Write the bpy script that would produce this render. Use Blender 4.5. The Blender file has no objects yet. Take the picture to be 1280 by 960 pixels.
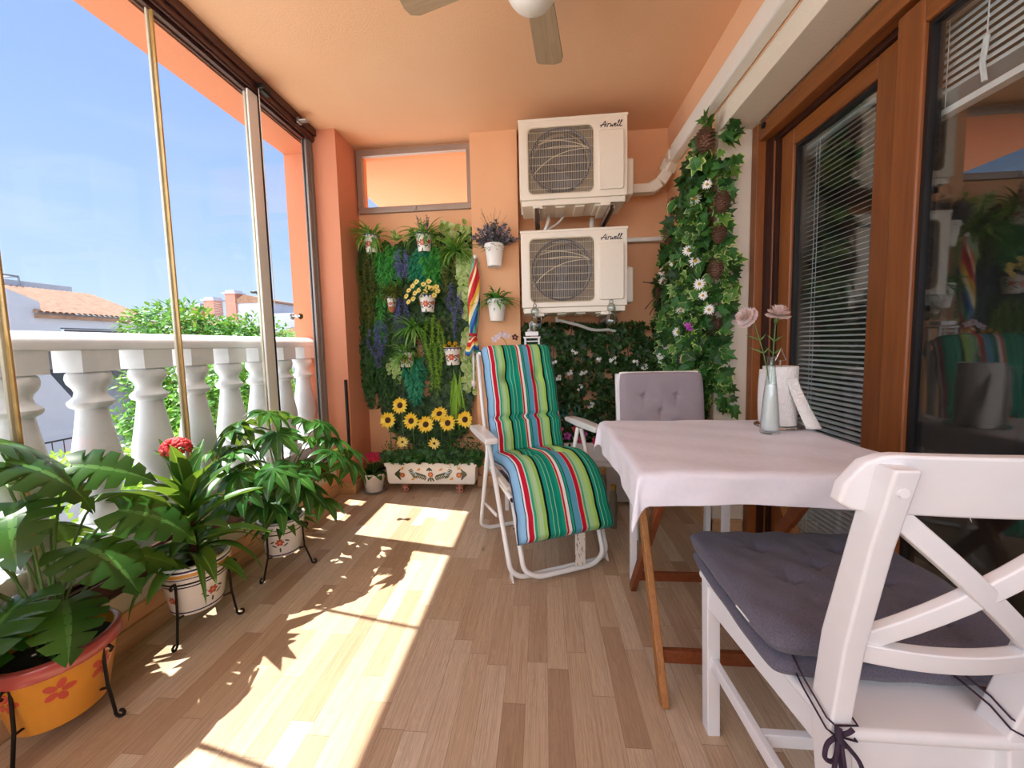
import bpy, math, random
from mathutils import Vector, Matrix, Euler
R = random.Random(7)
PI = math.pi
COL = bpy.context.scene.collection

IVY=[(0,0),(.24,-.12),(.50,.10),(.33,.30),(.48,.60),(.19,.56),(0,1.0),(-.19,.56),(-.48,.60),(-.33,.30),(-.50,.10),(-.24,-.12)]
# ------------------------------------------------------------------ mesh builder
class MB:
    def __init__(s): s.v=[]; s.f=[]; s.m=[]; s.uv=[]; s.M=Matrix.Identity(4); s.mi=0
    def av(s,p,uv=(0,0)):
        s.v.append(tuple(s.M@Vector(p))); s.uv.append(uv); return len(s.v)-1
    def af(s,*i): s.f.append(tuple(i)); s.m.append(s.mi)
    def box(s,a,b):
        x0,y0,z0=a; x1,y1,z1=b
        i=[s.av(p) for p in ((x0,y0,z0),(x1,y0,z0),(x1,y1,z0),(x0,y1,z0),(x0,y0,z1),(x1,y0,z1),(x1,y1,z1),(x0,y1,z1))]
        for q in ((3,2,1,0),(4,5,6,7),(0,1,5,4),(1,2,6,5),(2,3,7,6),(3,0,4,7)): s.af(*[i[k] for k in q])
        return s
    def bar(s,p,q,w,h,up=(0,0,1)):
        # rectangular bar from p to q, width w (sideways), h (along up)
        p=Vector(p);q=Vector(q);d=(q-p).normalized();up=Vector(up)
        sd=d.cross(up)
        if sd.length<1e-4: sd=d.cross(Vector((0,1,0)))
        sd.normalize(); u=sd.cross(d).normalized()
        i=[]
        for c in (p,q):
            for a,b in ((-1,-1),(1,-1),(1,1),(-1,1)): i.append(s.av(c+sd*(a*w/2)+u*(b*h/2)))
        for k in ((3,2,1,0),(4,5,6,7),(0,1,5,4),(1,2,6,5),(2,3,7,6),(3,0,4,7)): s.af(*[i[j] for j in k])
        return s
    def tube(s,pts,r,n=8,closed=False,cap=True):
        pts=[Vector(p) for p in pts]; N=len(pts)
        rs=r if isinstance(r,(list,tuple)) else [r]*N
        rings=[]; prev=None
        for k in range(N):
            if closed: d=pts[(k+1)%N]-pts[k-1]
            else: d=pts[min(k+1,N-1)]-pts[max(k-1,0)]
            if d.length<1e-9: d=Vector((0,0,1))
            d.normalize()
            if prev is None:
                a=Vector((0,0,1)) if abs(d.z)<.9 else Vector((1,0,0))
                u=d.cross(a).normalized()
            else:
                u=prev-d*prev.dot(d)
                if u.length<1e-6: u=d.orthogonal()
                u.normalize()
            prev=u; w=d.cross(u)
            rings.append([s.av(pts[k]+(u*math.cos(2*PI*j/n)+w*math.sin(2*PI*j/n))*rs[k],(j/n,k/N)) for j in range(n)])
        for k in range(N if closed else N-1):
            a=rings[k];b=rings[(k+1)%N]
            for j in range(n): s.af(a[j],a[(j+1)%n],b[(j+1)%n],b[j])
        if cap and not closed: s.af(*rings[0][::-1]); s.af(*rings[-1])
        return s
    def lathe(s,prof,n=32,c=(0,0,0),cap=True,sx=1,sy=1):
        c=Vector(c); rings=[]
        for k,(r,z) in enumerate(prof):
            rings.append([s.av(c+Vector((r*math.cos(2*PI*j/n)*sx,r*math.sin(2*PI*j/n)*sy,z)),(j/n,z)) for j in range(n)])
        for k in range(len(prof)-1):
            a=rings[k];b=rings[k+1]
            for j in range(n): s.af(a[j],a[(j+1)%n],b[(j+1)%n],b[j])
        if cap:
            if prof[0][0]>1e-5: s.af(*rings[0][::-1])
            if prof[-1][0]>1e-5: s.af(*rings[-1])
        return s
    def sphere(s,c,r,n=12,m=8,sc=(1,1,1)):
        c=Vector(c)
        top=s.av(c+Vector((0,0,r*sc[2]))); bot=s.av(c-Vector((0,0,r*sc[2]))); rings=[]
        for k in range(1,m):
            t=PI*k/m
            rings.append([s.av(c+Vector((r*sc[0]*math.sin(t)*math.cos(2*PI*j/n),r*sc[1]*math.sin(t)*math.sin(2*PI*j/n),r*sc[2]*math.cos(t)))) for j in range(n)])
        for j in range(n):
            s.af(top,rings[0][j],rings[0][(j+1)%n]); s.af(bot,rings[-1][(j+1)%n],rings[-1][j])
        for k in range(m-2):
            for j in range(n): s.af(rings[k][j],rings[k+1][j],rings[k+1][(j+1)%n],rings[k][(j+1)%n])
        return s
    def grid(s,fn,nu,nv,closeu=False):
        idx=[[s.av(fn(i/nu,j/nv),(i/nu,j/nv)) for j in range(nv+1)] for i in range(nu+(0 if closeu else 1))]
        for i in range(nu):
            a=idx[i]; b=idx[(i+1)%len(idx)]
            for j in range(nv): s.af(a[j],b[j],b[j+1],a[j+1])
        return s
    def prism(s,poly,h,axis='z',off=0):
        # poly 2D list, extrude along axis from off to off+h
        def P(a,b,t):
            return {'z':(a,b,t),'y':(a,t,b),'x':(t,a,b)}[axis]
        n=len(poly)
        i=[s.av(P(a,b,off)) for a,b in poly]; j=[s.av(P(a,b,off+h)) for a,b in poly]
        s.af(*i[::-1]); s.af(*j)
        for k in range(n): s.af(i[k],i[(k+1)%n],j[(k+1)%n],j[k])
        return s
    def leaf(s,p,d,up,L,W,bend=.3,fold=.15,n=4,shape='ov',droop=None):
        """curved leaf blade: p base, d direction, up leaf normal"""
        if n==1 and shape in ('la','ov','rd'): n=2
        p=Vector(p); d=Vector(d).normalized(); up=Vector(up)
        sd=d.cross(up)
        if sd.length<1e-4: sd=d.orthogonal()
        sd.normalize(); nr=sd.cross(d).normalized()
        if shape=='iv':
            c=s.av(p+d*(L*.35),(.5,.35)); I=[]
            for a,t in IVY: I.append(s.av(p+sd*(a*W*1.25)+d*(t*L)+nr*(abs(a)*W*fold*2-L*.18*t*t*bend*2),(1 if a>=0 else 0,t)))
            for k in range(len(I)): s.af(c,I[k],I[(k+1)%len(I)])
            return s
        prev=None
        for k in range(n+1):
            t=k/n
            if shape=='ov': w=math.sin(PI*min(1,t*.93+.05))**.8*(1-.25*t)
            elif shape=='st': w=min(1,t*4+.35)*(1-t**3)
            elif shape=='la': w=math.sin(PI*(t**.8))**.9
            elif shape=='rd': w=math.sqrt(max(0,1-(2*t-1)**2))
            elif shape=='iv': w=(.25,.95,1,.45,0.02)[min(4,int(t*4+.01))] if n==4 else 1-t
            else: w=1-t
            w=max(w,.02)*W/2
            a=bend*t
            c=p+d*(L*math.sin(a)/bend if abs(bend)>1e-3 else L*t)-nr*(L*(1-math.cos(a))/bend if abs(bend)>1e-3 else 0)
            nn=(nr*math.cos(a)+d*math.sin(a))
            l=s.av(c-sd*w+nn*(w*fold*2),(0,t)); m=s.av(c,(.5,t)); r=s.av(c+sd*w+nn*(w*fold*2),(1,t))
            if prev:
                s.af(prev[0],prev[1],m,l); s.af(prev[1],prev[2],r,m)
            prev=(l,m,r)
        return s
    def build(s,name,mats,parent=None,smooth=False,bevel=0,seg=2,sub=0,solid=0,autos=None):
        me=bpy.data.meshes.new(name)
        me.from_pydata(s.v,[],s.f)
        if not isinstance(mats,(list,tuple)): mats=[mats]
        for m in mats: me.materials.append(m)
        me.polygons.foreach_set('material_index',s.m)
        uvl=me.uv_layers.new(name='UVMap')
        vi=[0]*len(me.loops); me.loops.foreach_get('vertex_index',vi)
        fl=[]
        for i in vi: fl.extend(s.uv[i])
        uvl.data.foreach_set('uv',fl)
        if smooth: me.polygons.foreach_set('use_smooth',[True]*len(me.polygons))
        me.update()
        o=bpy.data.objects.new(name,me); COL.objects.link(o)
        if parent is not None: o.parent=parent
        if solid:
            md=o.modifiers.new('so','SOLIDIFY'); md.thickness=solid; md.offset=0
        if bevel:
            md=o.modifiers.new('bv','BEVEL'); md.width=bevel; md.segments=seg; md.limit_method='ANGLE'; md.angle_limit=math.radians(40)
            if not smooth:
                me.polygons.foreach_set('use_smooth',[True]*len(me.polygons))
                wn=o.modifiers.new('wn','WEIGHTED_NORMAL'); wn.keep_sharp=False
        if sub:
            md=o.modifiers.new('sb','SUBSURF'); md.levels=sub; md.render_levels=sub
        if autos and smooth:
            me.set_sharp_from_angle(angle=math.radians(autos))
        return o

def thing(name,label,cat,loc=(0,0,0),rz=0,group=None,rot=None):
    o=bpy.data.objects.new(name,None); COL.objects.link(o); o.empty_display_size=.05
    o.location=loc; o.rotation_euler=rot if rot else (0,0,rz)
    o['label']=label; o['category']=cat
    if group: o['group']=group
    return o
def tag(o,label,cat,group=None,kind=None):
    o['label']=label; o['category']=cat
    if group: o['group']=group
    if kind: o['kind']=kind
    return o
def struct(o,label=None):
    o['kind']='structure'
    if label: o['label']=label
    return o
def sempty(name,loc=(0,0,0)):
    o=bpy.data.objects.new(name,None); COL.objects.link(o); o.location=loc; o['kind']='structure'; return o
def dup(root,loc,rz=None,label=None):
    r=root.copy(); COL.objects.link(r); r.location=loc
    if rz is not None: r.rotation_euler=(0,0,rz)
    if label: r['label']=label
    for ch in list(root.children):
        c=ch.copy(); COL.objects.link(c); c.parent=r
        for g in list(ch.children):
            e=g.copy(); COL.objects.link(e); e.parent=c
    return r
def rv(a=1): return Vector((R.uniform(-a,a),R.uniform(-a,a),R.uniform(-a,a)))
def xf(loc=(0,0,0),rz=0,rx=0,ry=0,s=1):
    return Matrix.Translation(loc)@Matrix.Rotation(rz,4,'Z')@Matrix.Rotation(ry,4,'Y')@Matrix.Rotation(rx,4,'X')@Matrix.Scale(s,4)
def bez(p0,p1,p2,n=8):
    p0,p1,p2=Vector(p0),Vector(p1),Vector(p2)
    return [p0*(1-t)**2+p1*(2*t*(1-t))+p2*t*t for t in [k/n for k in range(n+1)]]
def rounded(pts,r,n=5):
    """polyline with rounded corners"""
    P=[Vector(p) for p in pts]; out=[P[0]]
    for i in range(1,len(P)-1):
        a=(P[i-1]-P[i]); b=(P[i+1]-P[i]); rr=min(r,a.length*.45,b.length*.45)
        out+=bez(P[i]+a.normalized()*rr,P[i],P[i]+b.normalized()*rr,n)
    out.append(P[-1]); return out

# ------------------------------------------------------------------ materials
def srgb(h):
    if isinstance(h,str): h=tuple(int(h[i:i+2],16) for i in (0,2,4))
    return tuple(((c/255)/12.92 if c/255<=.04045 else ((c/255+.055)/1.055)**2.4) for c in h)+(1,)
class NT:
    def __init__(s,name):
        s.mat=bpy.data.materials.new(name); s.mat.use_nodes=True; s.t=s.mat.node_tree; s.t.nodes.clear()
        s.out=s.n('ShaderNodeOutputMaterial'); s.b=s.n('ShaderNodeBsdfPrincipled'); s.l(s.b.outputs[0],s.out.inputs[0])
    def n(s,k,**a):
        x=s.t.nodes.new(k)
        for q,v in a.items(): setattr(x,q,v)
        return x
    def l(s,a,b): s.t.links.new(a,b)
    def set(s,x,i,v):
        if hasattr(v,'links') or isinstance(v,bpy.types.NodeSocket): s.l(v,x.inputs[i])
        else: x.inputs[i].default_value=v
    def math(s,op,a,b=0,c=None):
        x=s.n('ShaderNodeMath',operation=op); s.set(x,0,a); s.set(x,1,b)
        if c is not None: s.set(x,2,c)
        return x.outputs[0]
    def mix(s,f,a,b,mode='MIX'):
        x=s.n('ShaderNodeMix',data_type='RGBA',blend_type=mode); s.set(x,0,f); s.set(x,6,a); s.set(x,7,b); return x.outputs[2]
    def noise(s,scale,detail=3,vec=None,rough=.5,dist=0,out=0):
        x=s.n('ShaderNodeTexNoise'); x.inputs['Scale'].default_value=scale; x.inputs['Detail'].default_value=detail
        x.inputs['Roughness'].default_value=rough; x.inputs['Distortion'].default_value=dist
        if vec is not None: s.l(vec,x.inputs['Vector'])
        return x.outputs[out]
    def ramp(s,fac,stops,interp='LINEAR'):
        x=s.n('ShaderNodeValToRGB'); s.l(fac,x.inputs[0]); e=x.color_ramp.elements; x.color_ramp.interpolation=interp
        while len(e)>1: e.remove(e[0])
        e[0].position=stops[0][0]; e[0].color=stops[0][1]
        for p,c in stops[1:]:
            q=e.new(p); q.color=c
        return x.outputs[0]
    def coord(s,k='Object'): return s.n('ShaderNodeTexCoord').outputs[k]
    def mapping(s,vec,scale=(1,1,1),rot=(0,0,0),loc=(0,0,0)):
        x=s.n('ShaderNodeMapping'); s.l(vec,x.inputs[0]); x.inputs['Scale'].default_value=scale; x.inputs['Rotation'].default_value=rot; x.inputs['Location'].default_value=loc; return x.outputs[0]
    def bump(s,h,strength=.3,dist=.01):
        x=s.n('ShaderNodeBump'); s.l(h,x.inputs['Height']); x.inputs['Strength'].default_value=strength; x.inputs['Distance'].default_value=dist
        s.l(x.outputs[0],s.b.inputs['Normal'])
    def base(s,c,rough=.5,metal=0,spec=None,coat=0):
        s.set(s.b,'Base Color',c); s.set(s.b,'Roughness',rough); s.b.inputs['Metallic'].default_value=metal
        if spec is not None: s.b.inputs['Specular IOR Level'].default_value=spec
        if coat: s.b.inputs['Coat Weight'].default_value=coat; s.b.inputs['Coat Roughness'].default_value=.1
        return s
def plain(name,c,rough=.5,metal=0,var=.06,nscale=30,bump=0,bscale=200,coat=0,spec=None):
    t=NT(name); c=srgb(c)
    n=t.noise(nscale,3,t.coord())
    d=tuple(max(0,x*(1-var*2)) for x in c[:3])+(1,); u=tuple(min(1,x*(1+var)) for x in c[:3])+(1,)
    t.base(t.mix(n,d,u),rough,metal,coat=coat,spec=spec)
    if bump: t.bump(t.noise(bscale,2,t.coord()),bump,.002)
    return t.mat
def leafmat(name,c1,c2,c3=None,rough=.45,trans=.25,vein=None,edge=None):
    """leaf colour varies from leaf to leaf; some light passes through the blade"""
    t=NT(name); g=t.n('ShaderNodeNewGeometry').outputs['Random Per Island']
    st=[(0,srgb(c1)),(1,srgb(c2))] if not c3 else [(0,srgb(c1)),(.6,srgb(c2)),(1,srgb(c3))]
    col=t.ramp(g,st)
    uv=t.coord('UV'); sp=t.n('ShaderNodeSeparateXYZ'); t.l(uv,sp.inputs[0])
    u=t.math('ABSOLUTE',t.math('SUBTRACT',sp.outputs[0],.5))
    if vein:
        col=t.mix(t.math('MULTIPLY',t.math('LESS_THAN',u,.045),.7),col,srgb(vein))
    if edge:
        nz=t.noise(40,2,t.coord()); col=t.mix(t.math('GREATER_THAN',t.math('ADD',u,t.math('MULTIPLY',nz,.14)),.50),col,srgb(edge))
    t.base(col,rough,spec=.4)
    tr=t.n('ShaderNodeBsdfTranslucent'); t.l(t.mix(.5,col,srgb('b8d840')),tr.inputs[0])
    mx=t.n('ShaderNodeMixShader'); mx.inputs[0].default_value=trans
    t.l(t.b.outputs[0],mx.inputs[1]); t.l(tr.outputs[0],mx.inputs[2]); t.l(mx.outputs[0],t.out.inputs[0])
    return t.mat
def glassmat(name,tint=(1,1,1,1),ior=1.5,k=1.0,rough=0):
    t=NT(name); t.t.nodes.remove(t.b)
    tr=t.n('ShaderNodeBsdfTransparent'); tr.inputs[0].default_value=tint
    gl=t.n('ShaderNodeBsdfGlossy'); gl.inputs['Roughness'].default_value=rough
    lw=t.n('ShaderNodeLayerWeight'); lw.inputs[0].default_value=.5
    f0=((ior-1)/(ior+1))**2
    fr=t.math('MULTIPLY_ADD',t.math('POWER',lw.outputs['Facing'],5),1-f0,f0)
    mx=t.n('ShaderNodeMixShader'); t.l(t.math('MINIMUM',t.math('MULTIPLY',fr,k),1),mx.inputs[0]); t.l(tr.outputs[0],mx.inputs[1]); t.l(gl.outputs[0],mx.inputs[2]); t.l(mx.outputs[0],t.out.inputs[0])
    return t.mat
def wood(name,c1,c2,axis=1,scale=1,rough=.4,coat=0):
    t=NT(name); sc=[28*scale]*3; sc[axis]=1.6*scale
    v=t.mapping(t.coord(),tuple(sc))
    n=t.noise(1.5,5,v,.6,1.2); n2=t.noise(9,3,v,.5,.3)
    f=t.math('ADD',t.math('MULTIPLY',n,.7),t.math('MULTIPLY',n2,.3))
    col=t.ramp(f,[(.3,srgb(c1)),(.68,srgb(c2))])
    t.base(col,rough,coat=coat); t.bump(n2,.12,.001); return t.mat

M={}
def stucco(name,c,c2=None):
    t=NT(name); o=t.coord()
    n=t.noise(2.5,4,o); n2=t.noise(160,3,o,.6)
    t.base(t.mix(n,srgb(c),srgb(c2 or c)),.85,spec=.2); t.bump(n2,.35,.004); return t.mat
M['peach']=stucco('peach_plaster','ecb98f','e4ad82')
M['peach_in']=stucco('peach_ceiling_plaster','f2c6a0','edba92')
M['salmon']=stucco('salmon_plaster','dc9676','d48d6e')
M['salmon_out']=stucco('salmon_plaster_outside','cc8463','c47b5b')
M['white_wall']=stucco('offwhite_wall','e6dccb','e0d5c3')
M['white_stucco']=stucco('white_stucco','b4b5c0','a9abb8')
def floor_mat():
    t=NT('oak_strip_laminate'); o=t.coord()
    sp=t.n('ShaderNodeSeparateXYZ'); t.l(o,sp.inputs[0]); x,y=sp.outputs[0],sp.outputs[1]
    w=.066; L=.42
    row=t.math('FLOOR',t.math('DIVIDE',x,w))
    wn=t.n('ShaderNodeTexWhiteNoise',noise_dimensions='1D'); t.l(row,wn.inputs['W'])
    yy=t.math('ADD',t.math('DIVIDE',y,L),t.math('MULTIPLY',wn.outputs[0],7.3))
    cell=t.math('FLOOR',yy)
    cv=t.n('ShaderNodeCombineXYZ'); t.l(row,cv.inputs[0]); t.l(cell,cv.inputs[1])
    w2=t.n('ShaderNodeTexWhiteNoise',noise_dimensions='2D'); t.l(cv.outputs[0],w2.inputs['Vector'])
    rnd=w2.outputs[0]
    # grain, shifted per strip
    cv2=t.n('ShaderNodeCombineXYZ'); t.l(t.math('MULTIPLY',x,1),cv2.inputs[0]); t.l(y,cv2.inputs[1]); t.l(t.math('MULTIPLY',rnd,13),cv2.inputs[2])
    v=t.mapping(cv2.outputs[0],(16,1.3,1))
    n1=t.noise(2.2,3,v,.5,2.2)
    wv=t.math('FRACT',t.math('MULTIPLY',n1,7)); wv=t.math('ABSOLUTE',t.math('SUBTRACT',wv,.5))
    v2=t.mapping(cv2.outputs[0],(140,5,1)); n2=t.noise(1.5,4,v2,.6)
    base=t.ramp(rnd,[(0,srgb('bfa184')),(.3,srgb('d6bb9c')),(.7,srgb('e2caac')),(1,srgb('f2e0c6'))])
    g=t.math('ADD',t.math('MULTIPLY',wv,.6),t.math('MULTIPLY',n2,.6))
    c=t.mix(t.math('MULTIPLY',t.math('SUBTRACT',1,g),.62),base,srgb('83654a'))
    v3=t.mapping(cv2.outputs[0],(260,3.2,1)); n3=t.noise(1.2,3,v3,.6)
    c=t.mix(t.ramp(n3,[(.48,(0,0,0,1)),(.72,(.38,.38,.38,1))]),c,srgb('7d5a3c'))
    # knots
    vo=t.n('ShaderNodeTexVoronoi'); vo.inputs['Scale'].default_value=1; vo.inputs['Randomness'].default_value=1
    t.l(t.mapping(o,(7,2.6,1),loc=(3,1,0)),vo.inputs[0])
    kn=t.ramp(vo.outputs['Distance'],[(0,(1,1,1,1)),(.09,(0,0,0,1))])
    c=t.mix(t.math('MULTIPLY',kn,.75),c,srgb('4a2f1e'))
    # seams
    fx=t.math('FRACT',t.math('DIVIDE',x,w)); fy=t.math('FRACT',yy)
    sx=t.math('LESS_THAN',t.math('MINIMUM',fx,t.math('SUBTRACT',1,fx)),.012)
    sy=t.math('LESS_THAN',t.math('MINIMUM',fy,t.math('SUBTRACT',1,fy)),.0025)
    c=t.mix(t.math('MULTIPLY',t.math('MAXIMUM',sx,sy),.45),c,srgb('6a4a34'))
    t.base(c,t.math('ADD',.3,t.math('MULTIPLY',n2,.15)),spec=.45); t.bump(n2,.08,.001)
    return t.mat
M['floor']=floor_mat()
M['skirt']=wood('skirting_laminate','b98f66','d4ac80',axis=1,scale=.7,rough=.5)
M['skirtx']=wood('skirting_laminate_across','b98f66','d4ac80',axis=0,scale=.7,rough=.5)
M['doorwood']=wood('door_wood','6f3c18','955625',axis=2,scale=.45,rough=.45,coat=.1)
M['doorwoody']=wood('door_wood_along','6f3c18','955625',axis=1,scale=.45,rough=.45,coat=.1)
M['doorwood_dark']=wood('door_wood_shadowed_inner','2a1008','3f1c0c',axis=2,scale=.45,rough=.45)  # near-black tone puts the shade of the door gaps into the wood
M['teak']=wood('teak_legs','8a5426','b87c3c',axis=2,scale=.8,rough=.45)
M['teak_dark']=wood('teak_dark','6d3316','8d4a22',axis=1,scale=.8,rough=.45)
M['white']=plain('white_paint','f0eff1',.35,var=.02)
M['white_gloss']=plain('white_enamel','efefec',.25,var=.01,coat=.3)
M['plastic']=plain('cream_plastic','e9e1d0',.4,var=.02)
M['plasticw']=plain('white_plastic','ece8e0',.4,var=.02)
M['brown_alu']=plain('brown_aluminium','5a3a34',.35,.3,var=.05)
M['black']=plain('black_rubber','141214',.5)
M['iron']=plain('wrought_iron','1c1815',.45,.5,var=.2,nscale=60,bump=.3)
M['silver']=plain('silver_profile','b4b2ae',.3,.7,var=.04)
M['chrome']=plain('chrome','c8c8c8',.15,1,var=.03)
M['beige_alu']=plain('champagne_aluminium','a4958a',.4,.45,var=.04)
M['marble']=plain('white_concrete','dcdcdd',.6,var=.07,nscale=9,bump=.15,bscale=60)
M['glass']=glassmat('clear_pane',(.97,.985,.98,1),1.45,.9)
M['glassdoor']=glassmat('door_pane',(.94,.97,.97,1),1.52,2.0)
M['glassobj']=glassmat('clear_vessel',(.95,.98,.97,1),1.5,2.0)
M['seal']=plain('clear_edge_seal','cfc6ae',.25,var=.1)
M['sideprof']=plain('grey_side_profile','8f8c88',.4,.4,var=.05)
M['seal_gold']=plain('amber_edge_seal','c9a360',.3,.2,var=.2,nscale=12)
M['slat']=plain('white_blind_slat','f0f3f4',.45,var=.02)
M['soil']=plain('dark_soil','2c1f16',.95,var=.3,nscale=80,bump=1,bscale=120)
M['dark']=plain('dark_metal','33302f',.4,.6)
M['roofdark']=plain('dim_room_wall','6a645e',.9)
M['stone']=plain('river_pebble','c9c3bb',.6,var=.1,nscale=30)
M['tile']=plain('roof_tile','96705a',.85,var=.3,nscale=6,bump=.3)
M['brick']=None
def brick():
    t=NT('red_brick'); b=t.n('ShaderNodeTexBrick'); o=t.coord(); t.l(t.mapping(o,(1,1,1),rot=(PI/2,0,0)),b.inputs[0])
    b.inputs['Scale'].default_value=4; b.inputs['Color1'].default_value=srgb('b06a52'); b.inputs['Color2'].default_value=srgb('9a5440'); b.inputs['Mortar'].default_value=srgb('cbb8aa')
    t.base(b.outputs[0],.85); return t.mat
M['brick']=brick()
EXPO=0.62; SKY=0.74; SUN=9.0; REAR_FILL=3.2
# ------------------------------------------------------------------ camera, world, sun
sc=bpy.context.scene
cd=bpy.data.cameras.new('camera'); cam=bpy.data.objects.new('camera',cd); COL.objects.link(cam); sc.camera=cam
cd.sensor_width=36; cd.lens=472.93/1280*36; cd.shift_x=.00238; cd.shift_y=-.01042; cd.clip_start=.02; cd.clip_end=500
RX=Vector((0.99605536,0.08557055,-0.02348193)); RY=Vector((-0.01682877,-0.07765864,-0.99683796)); RZ=Vector((-0.08712354,0.99330097,-0.07591226))
mw=Matrix.Identity(4)
for i in range(3): mw[i][0]=RX[i]; mw[i][1]=-RY[i]; mw[i][2]=-RZ[i]
mw.translation=(0,0,1.05); cam.matrix_world=mw
sc.view_settings.view_transform='Standard'; sc.view_settings.look='None'; sc.view_settings.gamma=1; sc.view_settings.use_curve_mapping=False
sc.view_settings.exposure=EXPO
w=bpy.data.worlds.new('sky'); sc.world=w; w.use_nodes=True; wt=w.node_tree; wt.nodes.clear()
wo=wt.nodes.new('ShaderNodeOutputWorld'); bg=wt.nodes.new('ShaderNodeBackground'); wt.links.new(bg.outputs[0],wo.inputs[0])
tc=wt.nodes.new('ShaderNodeTexCoord'); sp=wt.nodes.new('ShaderNodeSeparateXYZ'); wt.links.new(tc.outputs['Generated'],sp.inputs[0])
cr=wt.nodes.new('ShaderNodeValToRGB'); wt.links.new(sp.outputs[2],cr.inputs[0]); e=cr.color_ramp.elements
st=[(0,(.76,.88,1,1)),(.06,(.68,.85,1.04,1)),(.2,(.52,.72,1.08,1)),(.45,(.36,.56,1.08,1)),(.8,(.24,.42,.95,1))]
e[0].position=0; e[0].color=st[0][1]; e[1].position=st[1][0]; e[1].color=st[1][1]
for p_,c_ in st[2:]:
    q_=e.new(p_); q_.color=c_
# thin high cloud near the horizon
mp=wt.nodes.new('ShaderNodeMapping'); mp.inputs['Scale'].default_value=(2,2,9); wt.links.new(tc.outputs['Generated'],mp.inputs[0])
nz=wt.nodes.new('ShaderNodeTexNoise'); nz.inputs['Scale'].default_value=1.6; nz.inputs['Detail'].default_value=5; wt.links.new(mp.outputs[0],nz.inputs[0])
c2=wt.nodes.new('ShaderNodeValToRGB'); wt.links.new(nz.outputs[0],c2.inputs[0]); c2.color_ramp.elements[0].position=.5; c2.color_ramp.elements[0].color=(0,0,0,1); c2.color_ramp.elements[1].position=.8; c2.color_ramp.elements[1].color=(.3,.3,.3,1)
mxn=wt.nodes.new('ShaderNodeMix'); mxn.data_type='RGBA'; wt.links.new(c2.outputs[0],mxn.inputs[0]); wt.links.new(cr.outputs[0],mxn.inputs[6]); mxn.inputs[7].default_value=(.8,.88,.97,1)
mr=wt.nodes.new('ShaderNodeMapRange'); wt.links.new(sp.outputs[1],mr.inputs[0]); mr.inputs[1].default_value=-.15; mr.inputs[2].default_value=-.6; mr.inputs[3].default_value=0; mr.inputs[4].default_value=1; mr.interpolation_type='SMOOTHSTEP'  # white glow added to the sky behind the camera as frontal fill
mx2=wt.nodes.new('ShaderNodeMix'); mx2.data_type='RGBA'; wt.links.new(mr.outputs[0],mx2.inputs[0]); wt.links.new(mxn.outputs[2],mx2.inputs[6]); mx2.inputs[7].default_value=(REAR_FILL*.92,REAR_FILL*.98,REAR_FILL*1.08,1)
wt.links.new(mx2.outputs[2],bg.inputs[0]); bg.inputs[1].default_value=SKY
sd=bpy.data.lights.new('sun','SUN'); sd.energy=SUN; sd.color=(1,.95,.88); sd.angle=math.radians(.55)
so=bpy.data.objects.new('sun',sd); COL.objects.link(so)
dv=Vector((1,-.19,0)).normalized(); dv=Vector((1,-.19,-1/.55)).normalized()
so.rotation_euler=dv.to_track_quat('-Z','Y').to_euler(); so.location=(-6,3,8)

# ------------------------------------------------------------------ room shell
YB=2.85; ZC=2.53; YF=-1.7; XR=.90
struct(MB().box((-1.52,YF,-.15),(1.75,3.05,0)).build('floor',M['floor']))
struct(MB().box((-1.84,YF-.2,2.46),(-1.63,3.0,ZC)).build('trim_2',M['salmon_out']))
m=MB().box((-1.84,YF-.2,ZC),(1.3,3.0,ZC+.35))
struct(m.build('ceiling',M['peach_in']))
# back wall: window alcove wall, projecting column, recess behind the units
m=MB()
m.box((-1.37,YB,0),(-.47,YB+.15,2.055)); m.box((-1.37,YB,2.515),(-.47,YB+.15,ZC)); m.box((-1.37,YB,2.055),(-1.362,YB+.15,2.515)); m.box((-.484,YB,2.055),(-.47,YB+.15,2.515))
m.box((-.47,YB,0),(1.06,YB+.15,ZC)); m.box((-.484,2.73,0),(-.153,YB,ZC))
struct(m.build('wall_back',M['peach']))
struct(MB().box((-1.84,2.70,-.25),(-1.561,3.0,2.459)).build('wall_left_outer',M['salmon_out']))
m=MB().box((-1.56,2.56,0),(-1.37,3.0,ZC))
struct(m.build('wall_left',M['salmon']))
# curb under the glazing
m=MB().box((-1.62,YF,0),(-1.49,2.56,.13)); struct(m.build('wall_left_curb',M['peach']))
m=MB().box((-1.62,YF,.13),(-1.50,2.56,.20)); struct(m.build('trim_1',M['white_wall']))
# right wall above the door, beam fascia and pier
m=MB().box((XR,YF,2.19),(XR+.25,YB,ZC)); struct(m.build('wall_right',M['peach_in']))
struct(MB().box((XR,2.11,0),(1.06,YB,2.19)).build('wall_right_back',M['peach']))
m=MB().box((XR,2.07,0),(1.06,2.11,2.19)).box((XR,YF,2.09),(1.06,2.07,2.19)); m.box((1.06,2.07,0),(1.25,2.2,2.19)).box((1.06,YF,2.09),(1.25,2.07,2.19))
struct(m.build('wall_right_lower',M['white_wall'],bevel=.004))
# wall behind the camera
m=MB().box((-1.84,YF-.2,0),(1.3,YF,1.0)).box((1.3,YF-.2,0),(3.4,YF,ZC)); struct(m.build('wall_front',M['peach_in']))
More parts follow.
